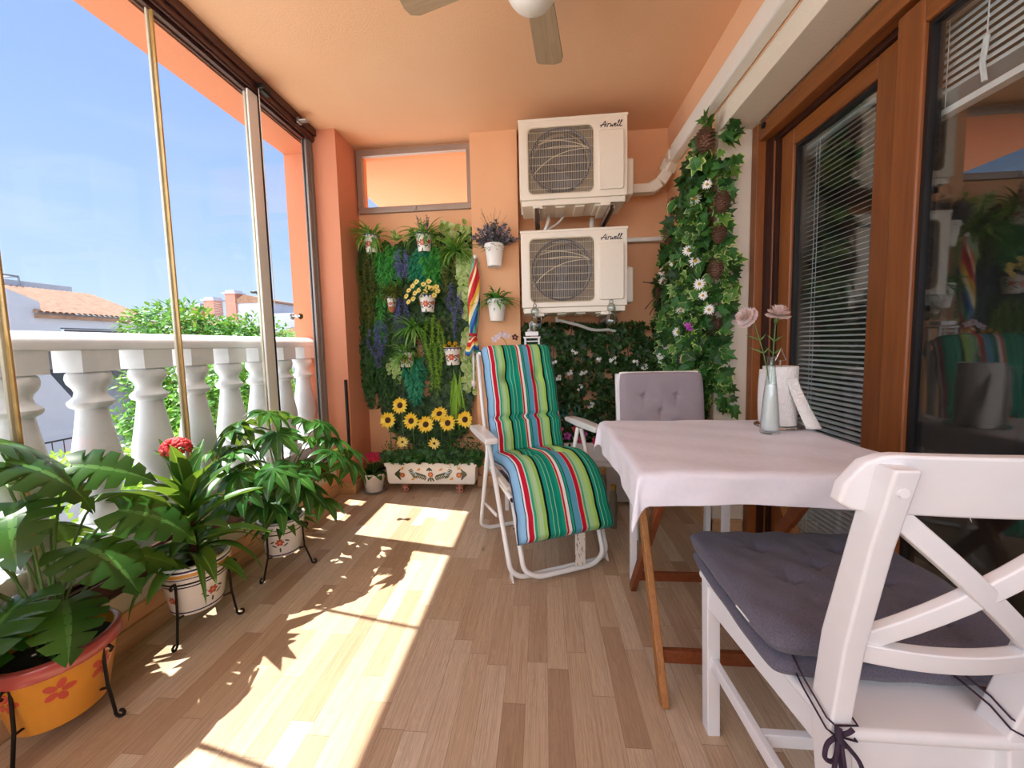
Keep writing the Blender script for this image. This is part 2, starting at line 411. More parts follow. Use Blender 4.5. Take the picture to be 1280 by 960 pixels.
# skirting
m=MB().box((-1.495,YF,0),(-1.478,2.56,.075)); struct(m.build('baseboard_left',M['skirt'],bevel=.003))
m=MB().box((-1.478,2.545,0),(-1.355,2.56,.085)).box((-1.37,2.56,0),(-1.355,YB,.085)).box((-1.355,YB-.015,0),(-.484,YB,.085)).box((-.499,2.715,0),(-.14,2.73,.085)).box((-.499,2.73,0),(-.484,YB-.015,.085)).box((-.153,2.73,0),(-.138,YB-.015,.085)).box((-.138,YB-.015,0),(.885,YB,.085))
struct(m.build('baseboard_back',M['skirtx'],bevel=.003))
m=MB().box((.885,2.055,0),(.9,YB-.015,.085)).box((.885,2.055,0),(1.05,2.07,.085)); struct(m.build('baseboard_right',M['skirt'],bevel=.003))

# transom window in the alcove
wn=sempty('window_1',(0,0,0))
m=MB(); x0,x1,z0,z1=-1.362,-.484,2.055,2.515; fw=.045
m.box((x0,2.825,z0),(x1,2.86,z0+fw)).box((x0,2.825,z1-fw),(x1,2.86,z1)).box((x0,2.825,z0+fw),(x0+fw,2.86,z1-fw)).box((x1-fw,2.825,z0+fw),(x1,2.86,z1-fw))
m.build('window_frame',M['beige_alu'],wn,bevel=.004)
m=MB().box((x0+fw,2.845,z0+fw),(x1-fw,2.85,z1-fw)); m.build('window_pane',M['glass'],wn)
m=MB().box((-.93,2.815,2.065),(-.915,2.825,2.09)); m.build('window_latch',M['silver'],wn)

# white cable trunking along the right wall, with the elbow to the upper unit
t_=thing('cable_trunking','white plastic cable trunking running along the right wall above the door','trunking',(0,0,0))
m=MB().box((.835,-1.69,2.195),(.899,2.60,2.295)); m.build('straight_run',M['plasticw'],t_,bevel=.012,seg=3)
m=MB(); pts=[(.868,2.60,2.245),(.868,2.66,2.235),(.845,2.70,2.17),(.80,2.70,2.10),(.74,2.70,2.065)]
for a,b in zip(pts,pts[1:]): m.bar(a,b,.085,.075)
m.build('corner_piece',M['plastic'],t_,bevel=.012,seg=3)
m=MB().bar((.76,2.70,2.067),(.60,2.70,2.067),.07,.06); m.build('elbow_to_unit',M['plastic'],t_,bevel=.008,seg=3)
m=MB().bar((.885,2.815,1.765),(.52,2.815,1.765),.05,.03); tag(m.build('thin_trunking',M['plasticw'],bevel=.006),'thin white trunking crossing the wall from the lower unit to the vines','trunking')

# ------------------------------------------------------------------ sliding door on the right
dr=sempty('door_1')
DW,DWy,DD=M['doorwood'],M['doorwoody'],M['doorwood_dark']
m=MB(); m.box((1.06,2.02,0),(1.12,2.07,2.09)); m.box((1.12,1.98,0),(1.25,2.07,2.02)); m.build('door_jamb',DW,dr,bevel=.004)
MB().box((1.122,1.957,.05),(1.20,1.979,1.985)).box((1.10,1.99,0),(1.121,2.02,2.0)).build('jamb_gap_shade',DD,dr)  # dark boxes painted as the shaded gap between jamb and sash
m=MB().box((1.065,YF,2.005),(1.12,2.03,2.085)); m.build('head_rail',DWy,dr,bevel=.004)
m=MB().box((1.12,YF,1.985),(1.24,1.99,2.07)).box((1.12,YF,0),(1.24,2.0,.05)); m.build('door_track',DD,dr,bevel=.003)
m=MB().tube([(1.062,1.97,2.055),(1.055,1.97,2.055)],.014,12); m.build('track_stop',M['dark'],dr)
m=MB().box((1.058,YF,2.0865),(1.064,2.0,2.0895)); m.build('silver_track_strip',M['chrome'],dr)
def sash(name,xf_,ya,yb,z0,z1,stile,xb,dk):
    s=MB().box((xf_,ya,z0),(xb,ya+stile,z1)).box((xf_,yb-stile,z0),(xb,yb,z1))
    p=s.build(name,DW,dr,bevel=.006,seg=2)
    s=MB().box((xf_,ya+stile,z1-.075),(xb,yb-stile,z1)).box((xf_,ya+stile,z0),(xb,yb-stile,z0+.09)); s.build('sash_rail',DWy,p,bevel=.006)
    g=.012
    s=MB()
    for a,b in (((ya+stile),(ya+stile+g)),((yb-stile-g),(yb-stile))): s.box((xf_+.012,a,z0+.09),(xb-.01,b,z1-.075))
    s.box((xf_+.012,ya+stile+g,z1-.075-g),(xb-.01,yb-stile-g,z1-.075))
    s.build('glazing_gasket',M['black'],p)
    s=MB().box((xf_+.022,ya+stile,z0+.09),(xf_+.026,yb-stile,z1-.075)); s.build('door_pane',M['glassdoor'],p)
    return p
far=sash('door_sash',1.135,1.36,1.955,.05,1.985,.085,1.185,0)
near=sash('door_sash',1.075,-.25,1.305,.05,1.99,.085,1.13,0)
sash('door_sash',1.135,-1.68,-.2,.05,1.985,.085,1.185,0)
# far blind: lowered, slats turned nearly flat
def blind(parent,ya,yb,ztop,zbot,x,pitch,ang,stack=None):
    b=MB(); z=ztop
    while z>zbot:
        c=math.cos(ang)*.0125; s_=math.sin(ang)*.0125
        def fn(u,v): return (x+(u-.5)*2*c, ya+(yb-ya)*v, z+(u-.5)*2*s_+.0025*math.sin(PI*u))
        b.grid(fn,3,1); z-=pitch
    o=b.build('blind_slats',M['slat'],parent)
    for y in (ya+.08,ya+.10,(ya+yb)/2+.02 if yb-ya>1 else yb-.10,yb-.08): MB().tube([(x-.014,y,ztop),(x-.014,y,zbot)],.0011,5).build('blind_cord',M['slat'],parent)
    return o
bl=thing('venetian_blind','white venetian blind lowered with open slats behind the far door pane','blind',(0,0,0),group=None)
MB().box((1.20,1.44,1.90),(1.235,1.89,1.93)).build('head_box',M['slat'],bl)
blind(bl,1.42,1.90,1.895,.14,1.215,.0215,.30)
MB().box((1.20,1.43,.10),(1.235,1.90,.12)).build('bottom_bar',M['slat'],bl)
bl=thing('venetian_blind','white venetian blind drawn up high behind the near door pane','blind',(0,0,0))
MB().box((1.135,-.2,1.93),(1.17,1.30,1.98)).build('head_box',M['slat'],bl)
blind(bl,-.19,1.298,1.92,1.73,1.152,.0205,.95)
blind(bl,-.19,1.298,1.725,1.685,1.152,.0045,.1)
MB().box((1.138,-.19,1.665),(1.168,1.298,1.682)).build('bottom_bar',M['slat'],bl)
MB().tube([(1.134,1.12,1.93),(1.134,1.12,1.76)],.0015,6).tube([(1.134,1.12,1.80),(1.132,1.125,1.74),(1.134,1.118,1.69)],.006,6).build('pull_cord',M['slat'],bl)
# dim room behind the glass
m=MB().box((1.25,YF,0),(3.4,3.0,.0)) if False else MB()
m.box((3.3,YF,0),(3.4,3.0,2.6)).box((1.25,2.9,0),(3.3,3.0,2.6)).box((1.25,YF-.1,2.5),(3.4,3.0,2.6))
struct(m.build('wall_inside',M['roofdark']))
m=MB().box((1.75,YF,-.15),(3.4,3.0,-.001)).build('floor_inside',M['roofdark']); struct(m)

# ------------------------------------------------------------------ left glazing
XG=-1.555
wg=sempty('window_2')
m=MB().box((-1.60,YF,2.455),(-1.515,2.56,2.53)).box((-1.515,YF,2.485),(-1.50,2.56,2.53)); m.box((-1.60,YF,2.445),(-1.592,2.56,2.455)).box((-1.53,YF,2.445),(-1.522,2.56,2.455)).box((-1.565,YF,2.45),(-1.557,2.56,2.455))
m.build('top_track',M['brown_alu'],wg,bevel=.003)
m=MB().box((-1.60,YF,.20),(-1.505,2.56,.215)).box((-1.60,YF,.215),(-1.588,2.56,.27)).box((-1.520,YF,.215),(-1.508,2.56,.27)).box((-1.563,YF,.215),(-1.553,2.56,.26))
m.build('bottom_track',M['brown_alu'],wg,bevel=.002)
m=MB().box((-1.572,2.495,.22),(-1.566,2.53,2.45)).box((-1.545,2.495,.22),(-1.539,2.53,2.45)).box((-1.560,2.505,.22),(-1.550,2.53,2.45)).box((-1.572,2.53,.22),(-1.532,2.56,2.45))
m.build('side_profile',M['sideprof'],wg,bevel=.002)
ys=[-1.68,-.62,0.44,.985,1.515,2.02]
lb=['glass panel behind the camera end of the balcony','glass panel beside the camera at the left','frameless glass panel in the left foreground before the first amber joint','frameless glass panel between the two amber joints on the left','frameless glass panel between the second amber joint and the white strip','frameless glass panel nearest the peach pillar, with the round knob']
ye=ys[1:]+[2.49]
for i,(a,b) in enumerate(zip(ys,ye)):
    t_=bpy.data.objects.new('glass_panel',None); COL.objects.link(t_); t_.location=(XG,(a+b)/2,.23); t_.parent=wg
    h=(b-a)/2
    MB().box((-.004,-h+.008,.02),(.004,h-.008,2.22)).build('pane',M['glass'],t_)
    MB().box((-.009,-h,0),(.009,h,.035)).box((-.009,-h,2.205),(.009,h,2.23)).build('edge_rail',M['brown_alu'],t_)
    if 1<i<5:
        q=M['white_gloss'] if i==4 else M['seal_gold']
        MB().box((-.007,h-.008,.03),(.007,h-.001,2.21)).build('edge_seal',M['seal_gold'],t_,bevel=.002)
        MB().box((-.02,h-.014,.03),(-.009,h-.001,2.21)).build('joint_seal',M['seal'],t_,bevel=.002)
# the last panel is a little open: a strip painted white for the sun it reflects, and a dark edge
    if i==5:
        MB().box((.010,-h-.030,.03),(.022,-h+.040,2.21)).build('white_strip',M['white_gloss'],t_,bevel=.003)
        MB().box((.018,-h+.040,.03),(.025,-h+.048,2.21)).build('dark_strip',M['black'],t_)
        MB().lathe([(.0,-.034),(.017,-.034),(.02,-.026),(.012,-.018),(.008,0),(.012,.018),(.02,.026),(.017,.034),(0,.034)],20).build('knob',M['chrome'],t_,smooth=True,autos=40)
        k=bpy.data.objects['knob']; k.rotation_euler=(0,PI/2,0); k.location=(0,.05,1.03)
m=MB().tube([(-1.50,2.03,2.47),(-1.50,2.03,2.02),(-1.50,2.04,1.30)],.0022,6); tag(m.build('pull_cord',M['plasticw']),'thin white pull cord hanging below the brown ceiling track by the white strip','cord')
t_=thing('panel_catch','small dark catch clipped under the brown ceiling track above the cord','catch',(-1.495,2.06,2.475))
MB().box((-.02,-.035,-.02),(.025,.035,.012)).build('body',M['dark'],t_,bevel=.008,seg=3); MB().box((-.01,-.03,-.028),(.018,.03,-.02)).build('lip',M['black'],t_,bevel=.003)
t_=thing('panel_catch','small pale metal catch under the ceiling track nearest the pillar','catch',(-1.49,2.38,2.485))
MB().box((-.015,-.03,-.01),(.05,.01,.0)).build('arm',M['silver'],t_,bevel=.003); MB().box((-.015,-.03,-.02),(0,.01,.01)).build('clip',M['silver'],t_,bevel=.003)
t_=thing('opening_rod','dark metal rod fixed upright on the peach pillar','rod',(-1.385,2.549,.33))
MB().box((-.008,-.012,0),(.008,.006,.5)).build('rod_body',M['dark'],t_,bevel=.003)
MB().lathe([(0,0),(.022,0),(.018,.012),(.006,.016),(0,.016)],16).build('suction_cup',glassmat('cloudy_cup',(.8,.75,.7,1),1.5,2),t_,smooth=True)
c_=bpy.data.objects['suction_cup']; c_.rotation_euler=(PI/2,0,0); c_.location=(-.005,.011,-.05)
t_=thing('panel_stop','round grey panel stop low on the corner of the peach pillar','panel stop',(-1.372,2.55,.19))
MB().sphere((0,-.012,0),.022,14,8,(1,.7,.6)).build('cap',M['chrome'],t_,smooth=True)
MB().box((-.006,-.005,-.006),(.006,.012,.006)).build('stem',M['dark'],t_)

# ------------------------------------------------------------------ balustrade
bs=sempty('balustrade_base'); bpy.data.objects.remove(bs)
bt=thing('balustrade','white moulded balustrade with rounded handrail outside the glazing','balustrade',(-1.74,0,0))
bt['kind']='structure'
prof=[(-.065,1.065),(.062,1.065),(.066,1.069),(.066,1.090),(.060,1.104),(.044,1.118),(.020,1.130),(-.005,1.135),(-.043,1.126),(-.063,1.112),(-.069,1.100),(-.069,1.069)]
MB().prism(prof,4.42,'y',-1.72).build('handrail',M['marble'],bt,smooth=True,autos=35)
MB().box((-.10,-1.72,.29),(.085,2.69,.36)).box((-.085,-1.72,-.25),(.07,2.69,.29)).build('plinth',M['marble'],bt,bevel=.008)
bp=[(.052,.0),(.060,.02),(.060,.035),(.050,.05),(.042,.065),(.040,.08),(.052,.12),(.066,.18),(.070,.22),(.066,.27),(.058,.33),(.050,.39),(.043,.45),(.041,.475),(.055,.485),(.060,.495),(.060,.505),(.052,.515),(.044,.525),(.040,.545),(.044,.56),(.056,.58),(.060,.60),(.057,.62),(.046,.633)]
for k in range(-12,8):
    y=1.09+.217*k
    if y<-1.6: continue
    b=MB().lathe([(r_*1.08,z_*.93+.40) for r_,z_ in bp],28,(0,y,0))
    b.box((-.062,y-.062,.36),(.062,y+.062,.405)).box((-.062,y-.062,.985),(.062,y+.062,1.066))
    b.build('baluster',M['marble'],bt,smooth=True,autos=32)
# ------------------------------------------------------------------ outside world
gm=NT('sunlit_paving'); o_=gm.coord(); gm.base(gm.mix(gm.noise(.6,4,o_),srgb('cfc9c2'),srgb('e2ddd6')),.9)
struct(MB().box((-70,-40,-3.3),(-2.1,90,-3.2)).build('ground',gm.mat))
# our own facade below, and the neighbouring balcony seen through the transom
m=MB().box((-1.69,3.0,ZC),(1.3,7.5,ZC+.35)).box((-.30,3.0,0),(1.3,7.5,ZC)).box((-1.84,3.0,-.15),(-.3,6.6,-.02)); m.box((-1.84,-40,-3.2),(1.3,3.0,-.25)) 
struct(m.build('wall_neighbour',stucco('bright_peach','f3b896','efb18e')))
fo={}
fo['hedge']=leafmat('hedge_leaves','2f5a22','4f8a2c','79b33c',trans=.2)
fo['hedge2']=leafmat('bright_shrub_leaves','6c9a30','9cc84a','b8dc60',trans=.3)
fo['bark']=plain('tree_bark','6e5a48',.9,var=.2)
def tree(name,label,loc,rx,ry,rz,zc,n,ls,mat,trunk=True,seed=1,cat='tree',group=None):
    rr=random.Random(seed); t=thing(name,label,cat,loc,group=group)
    b=MB(); blobs=[(rr.uniform(-.6,.6)*rx,rr.uniform(-.6,.6)*ry,zc+rr.uniform(-.6,.6)*rz,rr.uniform(.35,.6)) for _ in range(12)]
    for k in range(n):
        bx,by,bz,br=rr.choice(blobs)
        while True:
            p=Vector((rr.uniform(-1,1),rr.uniform(-1,1),rr.uniform(-1,1)))
            if .55<p.length<1: break
        q=Vector((bx+p.x*rx*br,by+p.y*ry*br,bz+p.z*rz*br))
        d=(p.normalized()+Vector((rr.uniform(-1,1),rr.uniform(-1,1),rr.uniform(-1,.6)))).normalized()
        b.leaf(q,d,p+Vector((0,0,.5)),ls*rr.uniform(.7,1.3),ls*.55,.5,.1,2,'ov')
    b.build('foliage',mat,t)
    if trunk:
        b=MB().tube([(0,0,0),(.05,.03,zc*.4),(0,0,zc)],[.14,.11,.05],8)
        for k in range(6):
            bx,by,bz,br=blobs[k]; b.tube([(0,0,zc*.55),(bx*.5,by*.5,(zc*.6+bz)/2),(bx,by,bz)],[.06,.04,.015],6)
        b.build('trunk',fo['bark'],t,smooth=True)
    return t
G=-3.2
tree('broadleaf_tree','leafy green tree rising behind the handrail left of centre',(-9.6,10.4,G),1.9,1.9,1.2,4.4,6500,.17,fo['hedge'],seed=3)
tree('broadleaf_tree','dense green tree seen between the balusters in the middle',(-6.4,6.6,G),1.25,1.2,.95,3.2,6500,.12,fo['hedge'],seed=4)
tree('broadleaf_tree','dense dark tree behind the far balusters',(-7.4,8.9,G),1.2,1.0,1.0,3.4,4200,.13,fo['hedge'],seed=9)
tree('shrub','pale green shrub outside the nearest balusters',(-5.5,3.3,G),.7,.6,.6,2.7,2000,.09,fo['hedge2'],False,seed=5,cat='shrub')
tree('shrub','light yellow-green shrub outside below the red-flowered pot plant',(-4.7,4.2,G),.6,.55,.55,2.7,2000,.08,fo['hedge2'],False,seed=6,cat='shrub')
tree('shrub','bright conifer shrub seen past the last baluster',(-8.2,11.9,G),.5,.5,1.2,2.9,2400,.10,fo['hedge2'],False,seed=8,cat='shrub')
# white house with tiled roof at the left
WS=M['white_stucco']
h=thing('white_house','white house with clay tile roof and outdoor stair at the far left','house',(-14,9.2,G))
# local frame: x = toward us is +x ; facade plane at x=0, spans y -6..3
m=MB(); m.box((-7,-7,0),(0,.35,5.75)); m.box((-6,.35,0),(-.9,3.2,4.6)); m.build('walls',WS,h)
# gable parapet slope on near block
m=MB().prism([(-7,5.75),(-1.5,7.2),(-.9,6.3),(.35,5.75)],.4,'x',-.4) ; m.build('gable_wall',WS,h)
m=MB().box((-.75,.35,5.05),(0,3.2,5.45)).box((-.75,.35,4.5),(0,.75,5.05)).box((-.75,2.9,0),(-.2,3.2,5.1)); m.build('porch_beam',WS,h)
t_=MB()
for k in range(22):
    y=.25+k*.145
    def fn(u,v): 
        a=PI*u; s_=.075*(1-.12*((v*6)%1))
        return (.15-2.4*v, y+math.cos(a)*s_, 5.42+.95*v+math.sin(a)*.075)
    t_.grid(fn,5,8)
t_.box((-2.3,.2,5.30),(.10,3.4,5.40)); t_.build('tile_roof',M['tile'],h)
MB().box((-2.6,.3,5.5),(-2.4,2.9,6.62)).build('roof_parapet',WS,h)
f=MB().tube([(-2.4,1.55,6.1),(-2.4,1.55,6.75)],.03,6).tube([(-2.4,1.55,6.75),(-2.4,-2.5,6.85)],.03,6).tube([(-3.6,1.55,6.75),(-2.4,1.55,6.75)],.03,6).tube([(-3.6,1.55,6.75),(-3.6,-2.5,6.8)],.03,6); f.build('roof_pergola',plain('grey_pergola','8d8f98',.6),h,smooth=True)
c_=MB().box((-1.6,-1.15,5.9),(-.9,-.35,6.9)).build('brick_chimney',M['brick'],h)
MB().box((-1.7,-1.25,6.9),(-.8,-.25,6.98)).box((-1.6,-1.15,6.98),(-.9,-.35,7.2)).box((-1.75,-1.3,7.2),(-.75,-.2,7.28)).build('chimney_cap',WS,c_)
c_=MB().box((-2.1,-.35,6.0),(-1.7,.1,6.35)).build('small_chimney',WS,h)
MB().box((-.02,.85,3.4),(.0,2.7,5.0)).build('porch_opening',plain('porch_shade','4d4a52',.8),h)
m=MB()
for k in range(12): m.box((.2,-1.2+k*.24,0),(1.2,-2.16+k*.24,3.1-k*.25))
m.build('steps',M['brick'],h)
MB().prism([(-2.5,2.9),(-2.5,4.05),(-.7,4.05),(.15,2.6),(.15,0),(-2.5,0)],.12,'x',1.25).build('stair_wall',WS,h)
MB().box((.02,.35,2.2),(.05,.95,3.85)).build('dark_door',plain('dark_doorway','2d3140',.6),h)  # door panel in one dark blue-grey
MB().box((-.0,-.9,4.0),(.05,-.1,4.35)).build('blue_awning',plain('blue_cloth','3f7fc0',.7),h)
# garden wall with railing
gw=thing('garden_wall','low white garden wall topped by a thin dark railing beyond the left balusters','wall',(-10.5,4.5,G))
MB().box((-.1,-5,0),(.1,6,1.9)).box((-.14,-5,1.9),(.14,6,1.96)).build('wall_body',WS,gw)
f=MB().tube([(0,-5,2.4),(0,6,2.4)],.02,6)
for k in range(56): f.tube([(0,-5+k*.2,1.96),(0,-5+k*.2,2.4)],.01,5)
f.build('railing',M['dark'],gw)
# far white building with brick chimneys
fb=thing('far_building','pale building with brick chimneys and small tower far beyond the trees','building',(-25,30,G))
m=MB().box((-6.5,0,0),(6.5,6,6.7)); m.box((-.6,-.1,6.7),(2.6,3.2,8.3)).box((-6.2,0,6.7),(-1.2,3,7.1)).box((2.6,0,6.7),(4.8,3,7.3)); m.build('walls',WS,fb)
MB().prism([(-.9,8.2),(.4,8.9),(2.9,8.35),(2.9,8.2)],3.4,'y',-.2).build('tower_roof',M['tile'],fb)
for q,(x,z) in enumerate(((-3.9,8.0),(-2.7,8.5),(.05-1.3+.8,9.0),(-5.6,7.5))):
    if q==2: x=-.75
    c_=MB().box((x-.45,-.3,6.6),(x+.45,.6,z)).build('brick_chimney',M['brick'],fb)
    MB().box((x-.6,-.45,z),(x+.6,.75,z+.12)).box((x-.4,-.3,z+.12),(x+.4,.6,z+.3)).build('chimney_cap',WS,c_)
MB().prism([(-4.5,3.9),(-.4,6.6),(-.4,6.2),(-4.0,3.7)],.3,'y',-.3).build('stair_ramp',WS,fb)
m=MB()
for x in (.2,1.0): m.box((x,-.03,5.2),(x+.5,0,6.3))
m.build('window',plain('far_window','8a8a9c',.4),fb)
h2=thing('low_house','low white house with tiled roof behind the palm','house',(-18.4,28,G))
MB().box((-2.2,0,0),(3.5,5,5.4)).build('walls',WS,h2)
t_=MB()
for k in range(24):
    x=-2.3+k*.25
    def fn(u,v):
        a=PI*u; return (x+math.cos(a)*.12,-.3+3*v,5.4+.8*v+math.sin(a)*.09)
    t_.grid(fn,4,2)
t_.build('tile_roof',M['tile'],h2)
h3=thing('low_house','low tiled roof rising above the tree left of the far building','house',(-20,22,G))
MB().box((-3,0,0),(0,4,5.5)).build('walls',WS,h3)
t_=MB()
for k in range(14):
    x=-3+k*.23
    def fn(u,v):
        a=PI*u; return (x+math.cos(a)*.11,-.3+2.4*v,5.45+.85*v+math.sin(a)*.08)
    t_.grid(fn,4,2)
t_.build('tile_roof',M['tile'],h3)
# street lamp
sl=thing('street_lamp','slim grey street lamp in front of the far building','street lamp',(-14.75,19,G))
MB().tube([(0,0,0),(0,0,7.0)],[.09,.05],8).build('pole',M['silver'],sl,smooth=True)
MB().tube([(0,0,6.95),(-.15,0,7.2),(-.3,0,7.3)],.035,6).sphere((-.35,0,7.32),.14,10,6,(1.4,.8,.5)).build('lamp_head',M['dark'],sl,smooth=True)
# palm
pt=thing('palm_tree','small palm with arching fronds just above the far end of the handrail','palm',(-9.7,13.6,G))
MB().tube([(0,0,0),(.05,0,2.5),(0,0,4.6)],[.2,.16,.14],10).build('trunk',fo['bark'],pt,smooth=True)
b=MB()
for k in range(22):
    a=2*PI*k/22+R.uniform(-.1,.1); el=R.uniform(.1,1.2); L=R.uniform(1.0,1.4)
    d=Vector((math.cos(a)*math.cos(el),math.sin(a)*math.cos(el),math.sin(el)))
    pts=[Vector((0,0,4.6))+d*(L*t)+Vector((0,0,-.7*t*t)) for t in [i/10 for i in range(11)]]
    b.tube(pts,.012,4)
    for i in range(1,11):
        for s_ in (-1,1):
            sd_=d.cross(Vector((0,0,1))).normalized()*s_
            b.leaf(pts[i],sd_+d*.9+Vector((0,0,-.2)),(0,0,1),.38*(1-.05*i),.035,.4,.1,2,'st')
b.build('fronds',leafmat('palm_fronds','6f9a3c','9dc258',trans=.25),pt)
# ------------------------------------------------------------------ table group
def fabric(name,c,c2,scale=900,bump=.4,rough=.9):
    t=NT(name); o=t.coord(); n=t.noise(scale,2,o); n2=t.noise(9,3,o)
    t.base(t.mix(n,srgb(c),srgb(c2)),rough,spec=.15)
    try: t.b.inputs['Sheen Weight'].default_value=.15
    except Exception: pass
    h=t.math('ADD',t.math('MULTIPLY',n,.3),n2); t.bump(h,bump,.004); return t.mat
M['cushion']=fabric('charcoal_heather_fabric','3f3d49','7c7886',420,.6)
M['greycush']=fabric('mauve_grey_fabric','958b94','a59ba2',500,.3)
M['cloth']=fabric('white_oilcloth','e4e3ee','eeedf6',60,.8,.38)
M['paper']=None
def paper():
    t=NT('embossed_paper'); o=t.coord(); v=t.n('ShaderNodeTexVoronoi'); v.inputs['Scale'].default_value=42; t.l(o,v.inputs[0])
    w=t.math('SINE',t.math('MULTIPLY',v.outputs['Distance'],26)); t.base(srgb('f1eeea'),.95); t.bump(w,.35,.003); return t.mat
M['paper']=paper()
TX0,TX1,TY0,TY1,TZ=.222,.868,.875,1.465,.75
t_=thing('folding_table','square folding table with teak X legs under the white cloth','table',((TX0+TX1)/2,(TY0+TY1)/2,0))
cx,cy=(TX0+TX1)/2,(TY0+TY1)/2
MB().box((TX0-cx+.01,TY0-cy+.01,.722),(TX1-cx-.01,TY1-cy-.01,.743)).build('tabletop',M['teak'],t_,bevel=.004)
for x in (.345,.795):
    x_=x-cx; s_=.012 if x<.5 else -.012
    MB().bar((x_-s_,1.045-cy,.0),(x_-s_,1.43-cy,.722),.022,.036,(0,1,0)).build('leg',M['teak'],t_,bevel=.003)
    MB().bar((x_+s_+.01,1.58-cy,.0),(x_+s_+.01,1.08-cy,.722),.022,.036,(0,1,0)).build('leg',M['teak_dark'],t_,bevel=.003)
MB().box((.335-cx,1.10-cy,.085),(.795-cx,1.118-cy,.125)).build('crossbar',M['teak_dark'],t_,bevel=.003)
MB().box((.36-cx,1.515-cy,.075),(.80-cx,1.533-cy,.11)).build('crossbar',M['teak_dark'],t_,bevel=.003)
def cloth_fn(u,v):
    o=.082
    x=TX0-o+(TX1-TX0+2*o)*u; y=TY0-o+(TY1-TY0+2*o)*v
    dx=(TX0-x) if x<TX0 else (x-TX1 if x>TX1 else 0); dy=(TY0-y) if y<TY0 else (y-TY1 if y>TY1 else 0)
    sx=-1 if x<TX0 else 1; sy=-1 if y<TY0 else 1
    bx=min(max(x,TX0),TX1); by=min(max(y,TY0),TY1)
    if dx<=0 and dy<=0: return (x,y,TZ+.0018*(math.sin(x*23+y*7)*math.sin(y*31-x*5)+.5*math.sin(x*61-y*40)*math.sin(y*17)))
    r=math.hypot(dx,dy)
    if dx>0 and dy>0:
        a=math.atan2(dy,dx); f=.006+.22*r*math.sin(2*a)
        return (bx+sx*(math.cos(a)*f+.004),by+sy*(math.sin(a)*f+.004),TZ-r*(1.18 if x<TX0 else .85))
    w=.005*math.sin(17*(x+y)+2)+.002*math.sin(41*(x-y))
    w=w*min(1,r/.05)+.006+r*.05
    hem=.003*math.sin(9*(x+y))
    if dx>0: return (bx+sx*w,by,TZ-r*1.12-hem*(r/.08))
    return (bx,by+sy*w,TZ-r*.93-hem*(r/.08))
tag(MB().grid(cloth_fn,64,60).build('tablecloth',M['cloth'],smooth=True,sub=1,solid=.0015),'white tablecloth with short drooping corners on the folding table','tablecloth')
# vase of white sand
vx,vy=.712,1.245
t_=thing('bottle_vase','tall narrow clear glass bottle vase filled with white sand on the tablecloth','vase',(vx,vy,TZ+.001))
pr=[(0,0),(.026,0),(.0275,.004),(.0265,.03),(.022,.09),(.017,.15),(.0125,.19),(.011,.215),(.011,.232),(.0135,.236),(.0135,.243),(.0095,.243),(.0095,.215),(.0110,.190),(.0155,.15),(.0205,.09),(.024,.02),(.022,.010),(0,.010)]
MB().lathe(pr,28).build('glass_body',M['glassobj'],t_,smooth=True)
MB().lathe([(0,.0105),(.0215,.0105),(.0235,.02),(.020,.09),(.0152,.147),(.014,.156),(0,.158)],24).build('white_sand',plain('white_sand','f4f2f0',.95,bump=.6,bscale=900),t_,smooth=True)
M['carn']=leafmat('pink_petals','f9d2d8','fce4e7','fff4f5',.6,.35)
M['stemg']=leafmat('stem_green','4f7038','6a8a48',trans=.1)
def carnation(label,head,tilt,leafpts):
    t_=thing('carnation',label,'flower',(vx,vy,TZ+.12)); h=Vector(head)-Vector((vx,vy,TZ+.12)); tl=Vector(tilt).normalized()
    p=bez((0,0,0),(h.x*.15,h.y*.15,.11),h-tl*.02,12)
    MB().tube(p,.0017,6).build('stem',M['stemg'],t_,smooth=True)
    b=MB()
    for k,(i,s) in enumerate(leafpts):
        q=p[i]; b.leaf(q,(s*.8,.1,.5),(0,-1,.3),.045,.005,.7,.1,4,'st')
        b.leaf(q,(-s*.6,-.1,.7),(0,-1,.3),.03,.004,.5,.1,4,'st')
    b.build('leaves',M['stemg'],t_)
    MB().tube([h-tl*.024,h-tl*.012,h],[.003,.0065,.008],10).build('calyx',M['stemg'],t_,smooth=True)
    b=MB()
    u=tl.orthogonal().normalized(); v_=tl.cross(u)
    for ring,(n,el,L) in enumerate(((13,.10,.031),(12,.5,.031),(11,.9,.029),(9,1.25,.027))):
        for k in range(n):
            a=2*PI*k/n+ring*.3+R.uniform(-.15,.15); rad=u*math.cos(a)+v_*math.sin(a)
            d=rad*math.cos(el)+tl*math.sin(el)
            w=.024; q=h+tl*.002*ring
            def fn(s_,r_):
                ww=w*(.25+.75*r_)*(s_-.5); fr=.0042*math.sin(s_*23+k*2)*r_*r_
                sd=rad.cross(tl)
                return q+d*(L*r_)+sd*ww+tl*(fr-.006*r_*r_*(.5 if ring<2 else 0))+rad*fr
            b.grid(fn,7,3)
    b.build('petals',M['carn'],t_,smooth=True)
carnation('pale pink carnation drooping to the left out of the bottle vase',(.640,1.245,1.114),(-.75,-.25,.35),((7,-1),(9,-1)))
carnation('pink carnation standing upright in the bottle vase',(.728,1.25,1.118),(.05,-.3,.95),((7,1),(9,1)))
